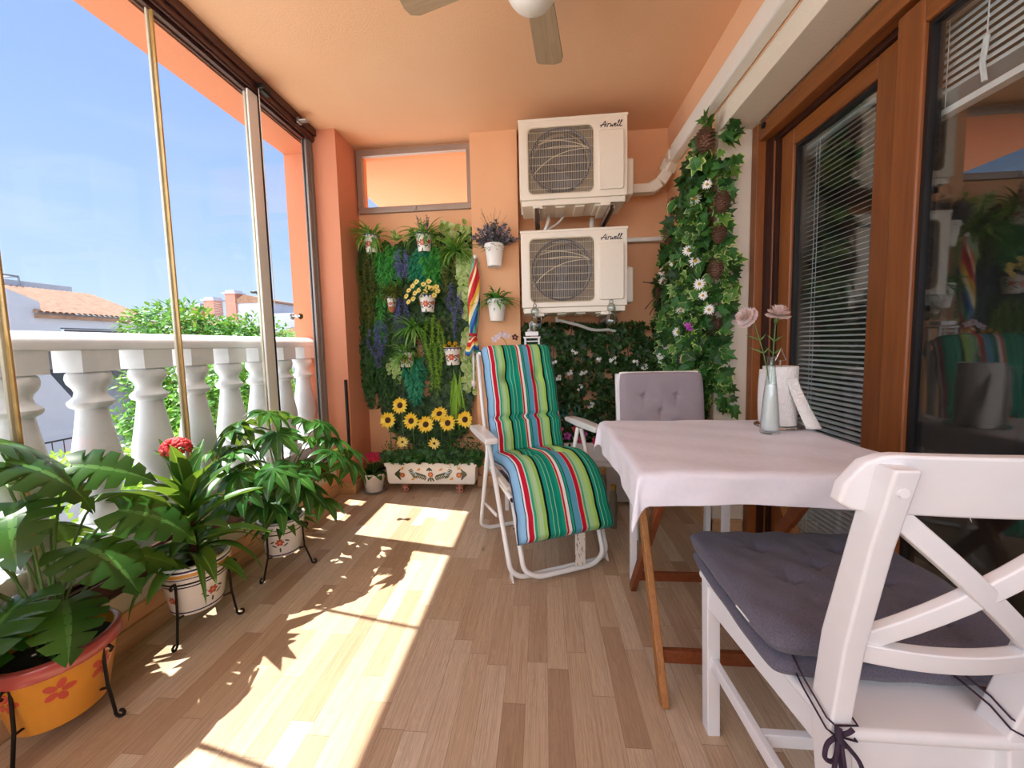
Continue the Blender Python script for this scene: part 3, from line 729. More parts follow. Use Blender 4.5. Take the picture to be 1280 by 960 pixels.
# kitchen paper
t_=thing('kitchen_roll_holder','chrome kitchen roll stand on the table with a small triangular loop on top','holder',(.795,1.34,TZ+.001))
MB().lathe([(0,0),(.071,0),(.073,.004),(.070,.008),(.0,.009)],36).build('base_disc',M['chrome'],t_,smooth=True,autos=30)
MB().tube([(0,0,.008),(0,0,.225)],.004,8).build('rod',M['chrome'],t_,smooth=True)
MB().tube([(0,0,.225),(-.017,0,.225),(0,0,.265),(.017,0,.225),(0,0,.225)],.0022,6).build('loop',M['chrome'],t_)
r0=.050; h0=.195
t_=thing('kitchen_roll','white embossed kitchen paper roll with loose sheets fanning down','paper roll',(.795,1.34,TZ+.0115))
MB().lathe([(.020,0),(r0,0),(r0,h0),(.020,h0),(.020,0)],40,cap=False).build('roll',M['paper'],t_,smooth=True,autos=40)
MB().lathe([(.0165,0.001),(.0198,0.001),(.0198,h0-.001),(.0165,h0-.001),(.0165,0.001)],24,cap=False).build('cardboard_core',plain('cardboard','b79a76',.9),t_,smooth=True,autos=40)
def sh1(u,v):
    # leaves the roll near the top on the camera side and slants down to the right
    z=(h0-.035)*(1-v)+.0*v; sp=v**1.2
    return (-.012+.034*u+ sp*(.046+.014*u), -.052-.03*sp-.008*math.sin(PI*u)*sp, z)
MB().grid(sh1,10,14).build('loose_sheet',M['paper'],t_,smooth=True,solid=.001)
def sh2(u,v): return (-.053+.0-.004*math.sin(PI*v), -.035+.06*u, (h0-.012)*(1-v)+.002)
MB().grid(sh2,6,10).build('loose_sheet',M['paper'],t_,smooth=True,solid=.001)

# ------------------------------------------------------------------ cushions
def cushion(w,d,t,tufts=(),depth=.5,cr=.03,wr=.002,seed=0,nu=96,nv=90):
    """closed pad with rounded edge and buttoned dimples, centred on origin, z 0..t"""
    b=MB()
    def shape(u,v,side):
        # squircle-ish plan
        x=(u-.5)*2; y=(v-.5)*2
        ex=1-abs(x)**9; ey=1-abs(y)**9
        e=max(0,min(ex,1))*max(0,min(ey,1)); e=e**.38
        px=x*w/2*(1-.035*(abs(y)**6)); py=y*d/2*(1-.035*(abs(x)**6))
        h=t/2*e
        dm=0
        for (tx,ty) in tufts:
            r2=((px-tx)**2+(py-ty)**2); th_=math.atan2(py-ty,px-tx); dm=max(dm,math.exp(-r2/(2*.010**2))*.60+math.exp(-r2/(2*.045**2))*.32+.22*math.exp(-math.sqrt(r2)/.035)*abs(math.cos(2*th_+.4))**10)
        h*=(1-min(.95,dm*depth))
        h+=wr*math.sin(px*70+seed)*math.sin(py*55+seed*2)*e
        return (px,py,t/2+side*h)
    b.grid(lambda u,v:shape(u,v,1),nu,nv); b.grid(lambda u,v:shape(1-u,v,-1),nu,nv)
    return b

# ------------------------------------------------------------------ near white chair
CX=.592
ch=thing('dining_chair','white painted wooden chair with X-shaped backrest in the right foreground','chair',(CX,.78,0))
W_=M['white']
def L(x,y,z): return (x-CX,y-.78,z)
# seat (tapers to the back)
b=MB().prism([(-.192,.215),(.192,.215),(.135,-.205),(-.152,-.205)],.022,'z',.428); b.build('seat',W_,ch,bevel=.009,seg=3)
b=MB().bar((-.172,.185,.395),(-.132,-.15,.395),.018,.06).bar((.172,.185,.395),(.132,-.15,.395),.018,.06).bar((-.165,.188,.395),(.165,.188,.395),.018,.06).bar((-.13,-.180,.388),(.115,-.180,.388),.02,.075)
b.build('seat_frame',W_,ch,bevel=.002)
for s in (-1,1):
    MB().bar((s*.155,.207,0),(s*.170,.19,.428),.032,.036,(0,1,0)).build('leg',W_,ch,bevel=.003)
    # rear leg and back post in one piece, swept
    b=MB(); ys_=[(-.235,.0,.135),(-.20,.25,.140),(-.18,.45,.146),(-.21,.60,.155),(-.262,.78,.166),(-.300,.895,.174)]
    if s>0: ys_=[(a_,b_,c_-.045) for a_,b_,c_ in ys_]
    prev=None
    for (y,z,x) in ys_:
        d=.046 if z<.7 else .038; w=.030
        i=[b.av((s*x+a*w/2,y+c*d/2,z)) for a,c in ((-1,-1),(1,-1),(1,1),(-1,1))]
        if prev:
            for k in range(4): b.af(prev[k],prev[(k+1)%4],i[(k+1)%4],i[k])
        else: b.af(*i[::-1])
        prev=i
    b.af(*prev); b.build('back_post',W_,ch,bevel=.004,seg=2)
    MB().bar((s*.163,.195,.215),(s*.138,-.205,.205),.016,.030).build('side_stretcher',W_,ch,bevel=.002)
    c=MB().tube([(s*.172-(.045 if s>0 else 0),-.305,.865),(s*.172-(.045 if s>0 else 0),-.3115,.865)],.0060,16); c.build('screw_cap',W_,ch)
MB().bar((-.15,.0,.21),(.15,.0,.21),.016,.028).build('cross_stretcher',W_,ch,bevel=.002)
# curved top rail
def railfn(zc,hh,th,half,bow,yb,lean,rc):
    b=MB(); n=28; rings=[]
    for k in range(n+1):
        x=-half+2*half*k/n; t=abs(x)/half
        y=yb+bow*(1-t*t)*-1
        hu=hh/2
        if rc:
            e=max(0,abs(x)-(half-rc)); hu_t=hh/2-(rc-math.sqrt(max(0,rc*rc-e*e))); hu_b=hh/2-.25*(rc-math.sqrt(max(0,rc*rc-e*e)))
        else: hu_t=hu_b=hu
        i=[b.av((x,y-th/2-lean*hu_b*-1*-1+0,zc-hu_b)) if False else b.av((x,y-th/2+lean*hu_b,zc-hu_b)),b.av((x,y+th/2+lean*hu_b,zc-hu_b)),b.av((x,y+th/2-lean*hu_t,zc+hu_t)),b.av((x,y-th/2-lean*hu_t,zc+hu_t))]
        rings.append(i)
    for k in range(n):
        a,c=rings[k],rings[k+1]
        for j in range(4): b.af(a[j],a[(j+1)%4],c[(j+1)%4],c[j])
    b.af(*rings[0][::-1]); b.af(*rings[-1]); return b
railfn(.865,.084,.020,.212,.022,-.268,.30,.045).build('top_rail',W_,ch,bevel=.005,seg=3)
o=railfn(.590,.034,.020,.124,.020,-.208,.25,0).build('lower_rail',W_,ch,bevel=.003); o.location=(-.022,0,0)
b=MB()
def bowbar(a,c,w,th,bow):
    n=10; a=Vector(a);c=Vector(c)
    pr_=None
    sd=(c-a).normalized().cross(Vector((0,1,0))).normalized()
    for k in range(n+1):
        t=k/n; p=a.lerp(c,t)+Vector((0,-bow*4*t*(1-t),0))
        i=[b.av(p+sd*(-w/2)+Vector((0,-th/2,0))),b.av(p+sd*(w/2)+Vector((0,-th/2,0))),b.av(p+sd*(w/2)+Vector((0,th/2,0))),b.av(p-sd*(w/2)+Vector((0,th/2,0)))]
        if pr_:
            for j in range(4): b.af(pr_[j],pr_[(j+1)%4],i[(j+1)%4],i[j])
        else: b.af(*i[::-1])
        pr_=i
    b.af(*pr_)
bowbar((-.150,-.268,.825),(.098,-.212,.600),.028,.016,.018); b.build('cross_slat',W_,ch,bevel=.003)
b=MB(); bowbar((.106,-.2655,.825),(-.140,-.2095,.600),.028,.016,.018); b.build('cross_slat',W_,ch,bevel=.003)
# seat cushion folded double, tied to the back posts
cu=thing('seat_cushion','thick charcoal buttoned cushion folded double on the near white chair','cushion',(CX+.012,.815,.4505))
tf=[(-.09,.10),(.09,.10),(-.09,-.02),(.09,-.02),(0,.04),(-.05,-.13),(.1,-.13)]
p=cushion(.445,.375,.048,tf,.6,seed=1); p.v=[(x+.006,y+.022,z) for x,y,z in p.v]; o=p.build('lower_layer',M['cushion'],cu,smooth=True)
p=cushion(.455,.385,.056,tf,1.0,wr=.003,seed=2); p.v=[(x+.004,y+.022,z+.042) for x,y,z in p.v]; o=p.build('upper_layer',M['cushion'],cu,smooth=True)
MB().bar((-.226,-.06,.068),(-.222,-.10,.066),.002,.003).build('white_stitch',M['white'],cu)
cord=plain('plum_cord','38263a',.8)
def W(x,y,z): return (x-CX-.012,y-.815,z-.4515)
px,py=CX-.146,.60
b=MB().tube([W(px-.01,.70,.50),W(px-.021,.63,.486),W(px-.020,.578,.468),W(px-.012,.572,.462),W(px+.018,.570,.466),W(px+.020,.60,.47)],.0016,6)
b.tube([W(px-.01,.69,.475),W(px-.021,.63,.468),W(px-.020,.578,.450),W(px-.012,.572,.446),W(px+.018,.570,.440),W(px+.020,.60,.44)],.0016,6)
b.build('tie_cord',cord,cu,smooth=True)
kx,ky,kz=px-.012,.566,.452
b=MB()
b.tube([W(kx,ky,kz+.014),W(kx-.004,ky-.006,kz+.004),W(kx+.004,ky-.006,kz-.008),W(kx,ky,kz-.014)],.0048,8)
for q in ([(0,0,0),(-.022,-.008,-.004),(-.026,-.010,-.028),(-.010,-.008,-.036),(0,-.003,-.01)],[(0,-.003,0),(.026,-.012,-.030),(.030,-.012,-.066),(.014,-.010,-.078),(.002,-.006,-.05),(0,-.003,-.01)],
          [(-.002,-.004,.004),(-.010,-.010,-.03),(-.012,-.010,-.055),(-.014,-.008,-.082)],[(.0,-.004,.0),(.004,-.012,-.05),(.004,-.010,-.09),(.010,-.008,-.118)],[(0,0,0),(.010,-.006,.012),(.016,-.006,.018)]):
    pts=[Vector(W(kx+x,ky+y,kz+z)) for x,y,z in q]; sm=rounded(pts,.02,5); b.tube(sm,.0032,7)
b.build('tie_bow',cord,cu,smooth=True)
px2=CX+.101
b=MB().tube([W(px2-.025,.66,.505),W(px2-.018,.60,.497),W(px2-.016,.575,.486),W(px2+.02,.57,.47)],.0016,6).tube([W(px2-.025,.66,.49),W(px2-.018,.60,.482),W(px2-.016,.575,.470),W(px2+.02,.57,.452)],.0016,6)
b.build('tie_cord',cord,cu,smooth=True)

# ------------------------------------------------------------------ far white chair with mauve pads
fc=thing('dining_chair','white square-legged chair behind the table, facing the camera','chair',(.595,1.80,0))
b=MB().box((-.205,-.18,.42),(.205,.20,.445)); b.build('seat',W_,fc,bevel=.006)
for x,y in ((-.225,-.165),(.16,-.165),(-.13,.19),(.235,.19)):
    MB().box((x-.0,y-.012,0),(x+.026,y+.016,.42 if y<0 else .42)).build('leg',W_,fc,bevel=.002)
MB().bar((-.20,-.155,.395),(.17,-.155,.395),.016,.04).bar((-.212,-.15,.395),(-.118,.185,.395),.016,.04).bar((.172,-.15,.395),(.246,.185,.395),.016,.04).build('seat_frame',W_,fc,bevel=.002)
MB().bar((.175,-.15,.40),(.24,.18,.24),.01,.016).build('brace',W_,fc)
for x in (-.20,.20): MB().bar((x,.175,.42),(x,.235,.86),.026,.026,(0,1,0)).build('back_post',W_,fc,bevel=.003)
MB().bar((-.212,.20,.60),(.212,.20,.60),.018,.03).build('back_rail',W_,fc,bevel=.006); MB().bar((-.212,.238,.865),(.212,.238,.865),.035,.035).build('back_rail',W_,fc,bevel=.006)
bc=thing('back_cushion','mauve-grey buttoned pad with white edge leaning on the chair behind the table','cushion',(.60,1.985,.67),rot=(math.radians(82),0,0))
tu=[(-.085,.095),(.075,.10),(-.005,.02),(-.085,-.07),(.075,-.07)]
p=cushion(.415,.44,.05,tu,.9,wr=.0008,seed=3); p.build('pad',M['greycush'],bc,smooth=True)
p=MB(); 
p.box((-.200,-.19,-.022),(.200,.2265,-.001)); o=p.build('white_backing',fabric('white_canvas','efece6','f5f3ee',400,.2),bc,bevel=.008,seg=3)
sc2=thing('seat_cushion','mauve-grey seat pad on the chair behind the table','cushion',(.595,1.80,.447))
cushion(.40,.37,.05,[],.5,seed=4).build('pad',M['greycush'],sc2,smooth=True)
# ------------------------------------------------------------------ striped recliner
def stripes():
    t=NT('striped_canvas'); uv=t.coord('UV'); sp=t.n('ShaderNodeSeparateXYZ'); t.l(uv,sp.inputs[0])
    seq=[('8fc0e4',.045),('22304e',.008),('e7ecf0',.012),('c81f38',.042),('dfe8df',.008),('37ac88',.022),('9bcf92',.020),('b4dba8',.035),('9fd06a',.030),('12181c',.020),('1f9a86',.035),('8ad0a0',.006),('148f79',.030),('8ad0a0',.006),('0f8e78',.032),('17a284',.030),('d8c09a',.006),('c81f38',.018),('f4f0ee',.026),('143a3a',.008),('2aa58c',.018),('143a3a',.008),('5fa6c4',.055),('dce8ea',.006),('c21a34',.036),('d8c09a',.012),('3fb08a',.016),('a8d8a0',.035),('b4dd84',.030),('a4d468',.025),('101418',.020),('1c9c86',.022),('9cdcb0',.006),('149078',.030),('9cdcb0',.006),('12a083',.034),('8ad0a0',.006),('118a74',.024),('ddd5d0',.006),('b02034',.012),('e9e4e0',.012)]
    tot=sum(w for _,w in seq); cr=t.n('ShaderNodeValToRGB'); 
    # more than 32 stops: two ramps
    pos=0; L1=[];
    for c,w in seq: L1.append((pos/tot,srgb(c))); pos+=w
    h=20
    t.l(sp.outputs[0],cr.inputs[0])
    def fill(cr,st):
        e=cr.color_ramp.elements; cr.color_ramp.interpolation='CONSTANT'
        while len(e)>1: e.remove(e[0])
        e[0].position=0; e[0].color=st[0][1]
        for p,c in st[1:]:
            q=e.new(p); q.color=c
    fill(cr,L1[:h]); cr2=t.n('ShaderNodeValToRGB'); t.l(sp.outputs[0],cr2.inputs[0]); fill(cr2,L1[h:])
    col=t.mix(t.math('GREATER_THAN',sp.outputs[0],L1[h][0]),cr.outputs[0],cr2.outputs[0])
    o=t.coord(); t.base(col,.85,spec=.15); t.bump(t.math('ADD',t.noise(700,1,o),t.math('MULTIPLY',t.noise(14,3,o),2)),.3,.003); return t.mat
M['stripe']=stripes()
M['undergrey']=fabric('grey_lining','8d8b92','a09ea4',300,.3)
rc=thing('recliner_chair','white tubular folding recliner with flat plastic armrests','recliner',(-.045,1.965,0),rz=math.radians(23.5))
# local frame: x right (seen from camera), y away from camera, z up
TM=M['white_gloss']; r=.0115
def tb(name,pts,rad=.05,rr=r,closed=False,parent=rc,mat=TM):
    return MB().tube(rounded(pts,rad,6) if not closed else pts,rr,12,closed).build(name,mat,parent,smooth=True)
HW=.262
# front floor frame: from the left armrest down, across the floor and up to the right armrest
tb('front_leg_frame',[(-HW,-.02,.585),(-HW+.015,-.285,.045),(-HW+.06,-.295,.012),(HW-.06,-.295,.012),(HW-.015,-.285,.045),(HW,-.02,.585)],.05)
tb('rear_leg_frame',[(-HW+.01,.0,.585),(-HW+.005,.20,.04),(-HW+.05,.205,.012),(HW-.05,.205,.012),(HW-.005,.20,.04),(HW-.01,.0,.585)],.05)
for s in (-1,1):
    MB().prism([(-.31,.0),(-.27,.0),(-.265,.045),(-.285,.06)],.008,'x',s*(HW-.02)-.004).build('floor_foot',TM,rc,bevel=.002)
# legrest frame hanging in front
tb('legrest_frame',[(-.205,-.20,.36),(-.200,-.33,.06),(-.14,-.345,.028),(.14,-.345,.028),(.200,-.33,.06),(.205,-.20,.36)],.06)
for s in (-1,1):
    tb('seat_rail',[(s*.225,-.26,.36),(s*.225,.16,.40)],.01)
    tb('back_rail',[(s*.222,.10,.38),(s*.222,.22,.66),(s*.222,.30,1.0)],.2)
    tb('stay',[(s*.25,-.10,.22),(s*.25,.16,.19)],.01,.008)
    MB().tube([(s*.225,-.262,.36),(s*.225,-.275,.359)],.009,10).build('tube_end',M['dark'],rc)
    a=MB(); x=s*.285
    prof=[(-.19,0),(-.195,.022),(-.185,.030),(.0,.036),(.14,.030),(.15,.018),(.14,.004),(.0,-.002)]
    a.prism(prof,.062,'x',x-.031); o=a.build('armrest',M['white_gloss'],rc,bevel=.007,seg=3); o.location=(0,.02,.592)
tb('top_bar',[(-.222,.30,1.0),(.222,.30,1.0)],.01)
tb('seat_bar',[(-.225,-.255,.362),(.225,-.255,.362)],.01)
MB().bar((-.225,-.235,.395),(-.225,.06,.415),.03,.02).build('seat_spacer',M['plastic'],rc,bevel=.004)
# fabric sling
MB().grid(lambda u,v:(-.20+.40*u,-.24+.34*v,.372-.012*math.sin(PI*v)),2,6).build('sling',M['undergrey'],rc,solid=.004)
# spring clip and care label
tb('latch_hook',[(-.212,-.24,.21),(-.20,-.255,.24),(-.175,-.255,.235),(-.168,-.25,.20)],.015,.0025,mat=M['dark'])
# cushion swept along a spine: (y,z) in local frame from head to foot
rcu=thing('recliner_cushion','striped green, red and blue padded cushion lying along the recliner','cushion',(-.045,1.965,0),rz=math.radians(23.5))
spine=[(.285,1.015),(.265,.995),(.225,.89),(.185,.78),(.160,.66),(.130,.56),(.105,.47),(.06,.435),(-.04,.447),(-.13,.46),(-.215,.445),(-.275,.39),(-.315,.31),(-.345,.235),(-.36,.20)]
def catmull(P,n):
    out=[]
    P=[Vector((0,a,b)) for a,b in P]
    P=[P[0]*2-P[1]]+P+[P[-1]*2-P[-2]]
    for i in range(1,len(P)-2):
        for k in range(n):
            t=k/n; p0,p1,p2,p3=P[i-1:i+3]
            out.append(.5*((2*p1)+(-p0+p2)*t+(2*p0-5*p1+4*p2-p3)*t*t+(-p0+3*p1-3*p2+p3)*t**3))
    out.append(P[-2]); return out
def padded(b,sp,wfn,th,crease,x0=0,seed=0,twist=None):
    sp_=catmull(sp,8); N=len(sp_); ls=[0]
    for i in range(1,N): ls.append(ls[-1]+(sp_[i]-sp_[i-1]).length)
    tot=ls[-1]; nu=36
    def fn(side):
        rows=[]
        for i in range(N):
            s=ls[i]/tot; a=sp_[max(0,i-1)]; c=sp_[min(N-1,i+1)]; tg=(c-a).normalized(); nr=Vector((0,-tg.z,tg.y))
            if nr.y>0 and False: nr=-nr
            nr=Vector((1,0,0)).cross(tg)*-1
            e=min(1,(min(s,1-s)*tot/.03)); e=math.sqrt(max(0,1-(1-e)**2))
            row=[]
            for k in range(nu+1):
                u=k/nu; x=(u-.5)*2; ex=math.sqrt(max(0,1-abs(x)**8))
                cr=1
                for cs,amt in crease:
                    cr-=amt*math.exp(-((s*tot-cs)/.012)**2)
                # buttons rows between creases
                dm=0
                for (bs,bx) in BUT:
                    dm=max(dm,.62*math.exp(-(((s*tot-bs)/.035)**2+((x-bx)/.14)**2)))
                h=th*(.22+.78*ex*1)*e*max(.15,cr-dm)
                if abs(x)>.999: h=th*.18*e
                w=wfn(s)*(1-.02*math.exp(-(((s*tot)%.2-.1)/.03)**2))
                p=sp_[i]+nr*(h if side>0 else -.012*e)+Vector((x*w/2+x0,0,0))
                row.append(b.av(p,(u,s)))
            rows.append(row)
        for i in range(N-1):
            for k in range(nu):
                q=(rows[i][k],rows[i][k+1],rows[i+1][k+1],rows[i+1][k])
                b.af(*(q if side<0 else q[::-1]))
        return rows
    A=fn(1); b.mi=1; B=fn(-1); 
    for i in range(N-1):
        b.af(A[i][0],A[i+1][0],B[i+1][0],B[i][0]); b.af(A[i+1][nu],A[i][nu],B[i][nu],B[i+1][nu])
    for k in range(nu): b.af(A[0][k+1],A[0][k],B[0][k],B[0][k+1]); b.af(A[-1][k],A[-1][k+1],B[-1][k+1],B[-1][k])
    b.mi=0
    return tot,A
BUT=[(.18,-.45),(.18,.45),(.80,-.35),(.80,.4)]
b=MB(); tot,rows=padded(b,spine,lambda s:.42+.045*max(0,(s-.5)/.5),.058,[(.40,.75),(.60,.5)],0)
b.build('pad',[M['stripe'],M['undergrey']],rcu,smooth=True)
# dark piping along both edges
for k,c in ((0,'2e3c58'),(-1,'6a4a44')):
    MB().tube([Vector(b.v[r_[k]])+Vector(((-1 if k==0 else 1)*.002,0,0)) for r_ in rows[::2]],.0032,6).build('piping',plain('piping_'+('navy' if k==0 else 'brown'),c,.8),rcu,smooth=True)
MB().tube([Vector(b.v[i]) for i in rows[-1][::3]],.003,6).build('piping',plain('piping_grey','6e7d84',.8),rcu,smooth=True)
lab=MB().box((.035,-.365,.05),(.085,-.363,.20)); tagm=NT('care_label_cloth'); o_=tagm.coord(); n_=tagm.noise(60,2,tagm.mapping(o_,(2,1,.6)))
tagm.base(tagm.mix(tagm.math('GREATER_THAN',n_,.58),srgb('e4e0d4'),srgb('8e8c84')),.9)
lab.build('care_label',tagm.mat,rcu)
# ------------------------------------------------------------------ air conditioner units
M['acwhite']=plain('cream_enamel_casing','ece3d2',.35,var=.015,coat=.2)
M['acdark']=plain('dark_fan_recess','2e3046',.6,var=.1); M['tanp']=plain('tan_inner_panel','a58e78',.6)
M['blade']=plain('grey_fan_blade','444658',.5)
M['wire']=plain('cream_wire','d9cdb4',.4)
M['ink']=plain('navy_ink','20223a',.5)
def ac(label,x0,z0,yf,group):
    w,h,d=.650,.470,.25
    t=thing('air_conditioner_unit',label,'air conditioner',(x0,yf,z0),group=group)
    # casing with a rounded square opening in its front panel
    b=MB(); ox0,ox1,oz0,oz1=.052,.452,.030,.425; cr=.035
    def rr(x0_,x1_,z0_,z1_,r_,n=6):
        P=[]
        for cx_,cz_,a0 in ((x1_-r_,z0_+r_,-90),(x1_-r_,z1_-r_,0),(x0_+r_,z1_-r_,90),(x0_+r_,z0_+r_,180)):
            for k in range(n+1):
                a=math.radians(a0+90*k/n); P.append((cx_+r_*math.cos(a),cz_+r_*math.sin(a)))
        return P
    inn=rr(ox0,ox1,oz0,oz1,cr); n=len(inn)
    outer=[]
    cxm,czm=(ox0+ox1)/2,(oz0+oz1)/2
    for q,(x,z) in enumerate(inn):
        # project to outer rectangle from the opening centre, corner aware
        seg=q//7; k=q%7
        cs=[(w,0),(w,h),(0,h),(0,0)][seg]
        if k<3: 
            p={0:(x,0),1:(w,z),2:(x,h),3:(0,z)}[seg]
        elif k==3: p=cs
        else: p={0:(w,z),1:(x,h),2:(0,z),3:(x,0)}[seg]
        outer.append(p)
    I=[b.av((x,0,z)) for x,z in inn]; O=[b.av((x,0,z)) for x,z in outer]; D=[b.av((x,.03,z)) for x,z in inn]; Q=[b.av((x,d,z)) for x,z in outer]
    for k in range(n):
        j=(k+1)%n; b.af(O[k],O[j],I[j],I[k]); b.af(I[k],I[j],D[j],D[k]); b.af(O[j],O[k],Q[k],Q[j])
    b.af(*Q[::-1]) if False else b.af(*Q)
    b.build('casing',M['acwhite'],t,bevel=.005,seg=2)
    MB().box((-.004,-.004,h-.012),(w+.004,d+.002,h+.004)).build('top_cover',M['acwhite'],t,bevel=.004,seg=2)
    # base pan with pressed ribs, visible from below
    b=MB().box((.01,.01,-.035),(w-.01,d-.005,0)); 
    for k in range(4): b.box((.10+.12*k,.03,-.045),(.16+.12*k,d-.03,-.035))
    b.build('base_pan',M['acwhite'],t,bevel=.008,seg=2)
    for x in (.08,.49): MB().box((x,.0,-.055),(x+.06,d,-.035)).build('foot',M['acwhite'],t,bevel=.004)
    # recess, shroud ring, fan
    MB().box((.02,.09,.015),(.48,.10,.44)).build('coil_panel',plain('tan_inner_panel','a58e78',.6) if 'tanp' not in M else M['tanp'],t)
    o=MB().lathe([(0,0),(.172,0),(.172,-.004),(0,-.004)],40).build('fan_opening',M['acdark'],t); o.rotation_euler=(-PI/2,0,0); o.location=(.252,.080,.2275)
    b=MB().lathe([(.175,-.04),(.185,-.045),(.185,0),(.175,0),(.175,-.04)],40,cap=False); o=b.build('shroud_ring',M['blade'],t,smooth=True,autos=40); o.rotation_euler=(-PI/2,0,0); o.location=(.252,.045,.2275)
    fan=MB().lathe([(0,-.02),(.04,-.018),(.045,0),(.045,.02),(0,.02)],20)
    o=fan.build('fan',M['blade'],t,smooth=True,autos=40); o.rotation_euler=(PI/2,0,0); o.location=(.252,.055,.2275)
    for k in range(3):
        a0=2*PI*k/3+.4; b=MB()
        def fb(u,v):
            r_=.04+.13*u; a=a0+(v-.5)*(.9+.5*u)+.35*u
            return (r_*math.cos(a),r_*math.sin(a),(v-.5)*.035)
        b.grid(fb,6,6); b.build('fan_blade',M['blade'],o,smooth=True,solid=.002)
    # wire guard
    b=MB(); nw=46
    for k in range(nw):
        x=ox0+.004+(ox1-ox0-.008)*k/(nw-1); e=max(0,abs(x-cxm)-((ox1-ox0)/2-cr)); zz=(oz1-oz0)/2-(cr-math.sqrt(max(0,cr*cr-e*e)))
        b.tube([(x,.002,czm-zz),(x,.002,czm+zz)],.0011,4,cap=False)
    b.build('wire_guard',M['wire'],t)
    b=MB()
    for k in range(8):
        z=oz0+.03+(oz1-oz0-.06)*k/7; b.tube([(ox0,.005,z),(ox1,.005,z)],.0018,5)
    b.tube([(x,.004,z) for x,z in rr(ox0+.002,ox1-.002,oz0+.002,oz1-.002,cr)],.003,6,closed=True)
    b.tube(bez((ox0+.02,.004,oz0+.10),(.20,.004,.30),(ox1-.02,.004,oz1-.14),12),.0022,5).tube(bez((.12,.004,.325),(.24,.004,.37),(.40,.004,.30),12),.0022,5).tube(bez((.17,.004,.30),(.30,.004,.32),(.42,.004,.29),12),.0022,5)
    b.build('guard_crossbars',M['wire'],t)
    # raised service panel
    P=rr(.478,.628,.035,.378,.014); 
    m2=MB().prism(P,-.015,'y',.001); m2.build('service_panel',M['acwhite'],t,bevel=.006,seg=3)
    # valve cover on the side
    b=MB().prism([(.06,.02),(.20,.02),(.20,.24),(.16,.27),(.06,.24)],.052,'x',w); b.build('valve_cover',M['acwhite'],t,bevel=.014,seg=3)
    # lettering: Airwell, a slanted script
    S=[[(0,0),(.45,.8),(.85,1.5),(.95,.7),(1.0,0)],[(-.25,.45),(.3,.6),(1.15,.55)],[(1.3,.8),(1.27,.15),(1.5,.05)],[(1.38,1.1),(1.42,1.15)],[(1.7,.8),(1.68,0)],[(1.68,.45),(1.9,.78),(2.2,.75)],
       [(2.35,.8),(2.38,.1),(2.5,.05),(2.8,.6),(2.85,.1),(3.0,.05),(3.3,.8)],[(3.35,.4),(3.75,.5),(3.7,.8),(3.45,.7),(3.38,.25),(3.6,.02),(4.0,.25)],[(4.0,.25),(4.45,1.3),(4.3,1.5),(4.18,1.1),(4.12,.2),(4.3,.02),(4.6,.25)],[(4.6,.25),(5.05,1.3),(4.9,1.5),(4.78,1.1),(4.72,.2),(4.9,.02),(5.3,.2)]]
    sc_=.0235
    b=MB()
    for s in S:
        P=[Vector((.492+(x+.25*y)*sc_,-.0005,.397+y*sc_*1.05)) for x,y in s]
        b.tube(rounded(P,.006,3) if len(P)>2 else P,.0023,6)
    b.build('lettering',M['ink'],t)
    # wall brackets
    for x in (.105,.555):
        q=MB(); q.box((x-.016,-.02,-.090),(x-.012,.43,-.056)).box((x+.012,-.02,-.090),(x+.016,.43,-.056)).box((x-.016,-.02,-.060),(x+.016,.43,-.056)); q.box((x-.016,.41,-.32),(x+.016,.43,-.056))
        q=q.build('bracket',M['beige_alu'],t,bevel=.001)
        MB().tube([(x,.02,-.052),(x,.02,-.006)],.006,8).tube([(x,.02,.0),(x,.02,.022)],.004,6).build('bolt',M['dark'],q)
    return t
ac('cream air conditioner unit mounted high under the ceiling, the upper of the two',-.122,1.935,2.41,'air conditioner units')
ac('cream air conditioner unit below the other, above the recliner',-.122,1.277,2.41,'air conditioner units')
ph=M['plasticw']
b=MB().tube(rounded([(.06,2.60,1.90),(.05,2.60,1.84),(.00,2.66,1.76)],.03),.011,8); tag(b.build('drain_hose',ph,smooth=True),'short white hose curving down from the left of the upper air conditioner','hose')
b=MB().tube(rounded([(.16,2.62,1.90),(.12,2.66,1.86),(.04,2.70,1.83),(.01,2.72,1.74)],.04),.008,8); tag(b.build('drain_hose',ph,smooth=True),'thin white hose sagging beneath the middle of the upper air conditioner','hose')
b=MB().tube([(.355,2.70,1.90),(.345,2.70,1.74)],.016,10); tag(b.build('pipe_stub',ph,smooth=True),'thick white pipe stub between the two air conditioners at the right','pipe')
b=MB().tube(rounded([(.10,2.60,1.235),(.10,2.60,1.20),(.13,2.62,1.205),(.26,2.66,1.17),(.36,2.72,1.135),(.50,2.76,1.14),(.58,2.80,1.09)],.05),.011,8); tag(b.build('drain_hose',ph,smooth=True),'white hose sagging beneath the lower air conditioner towards the ivy','hose')

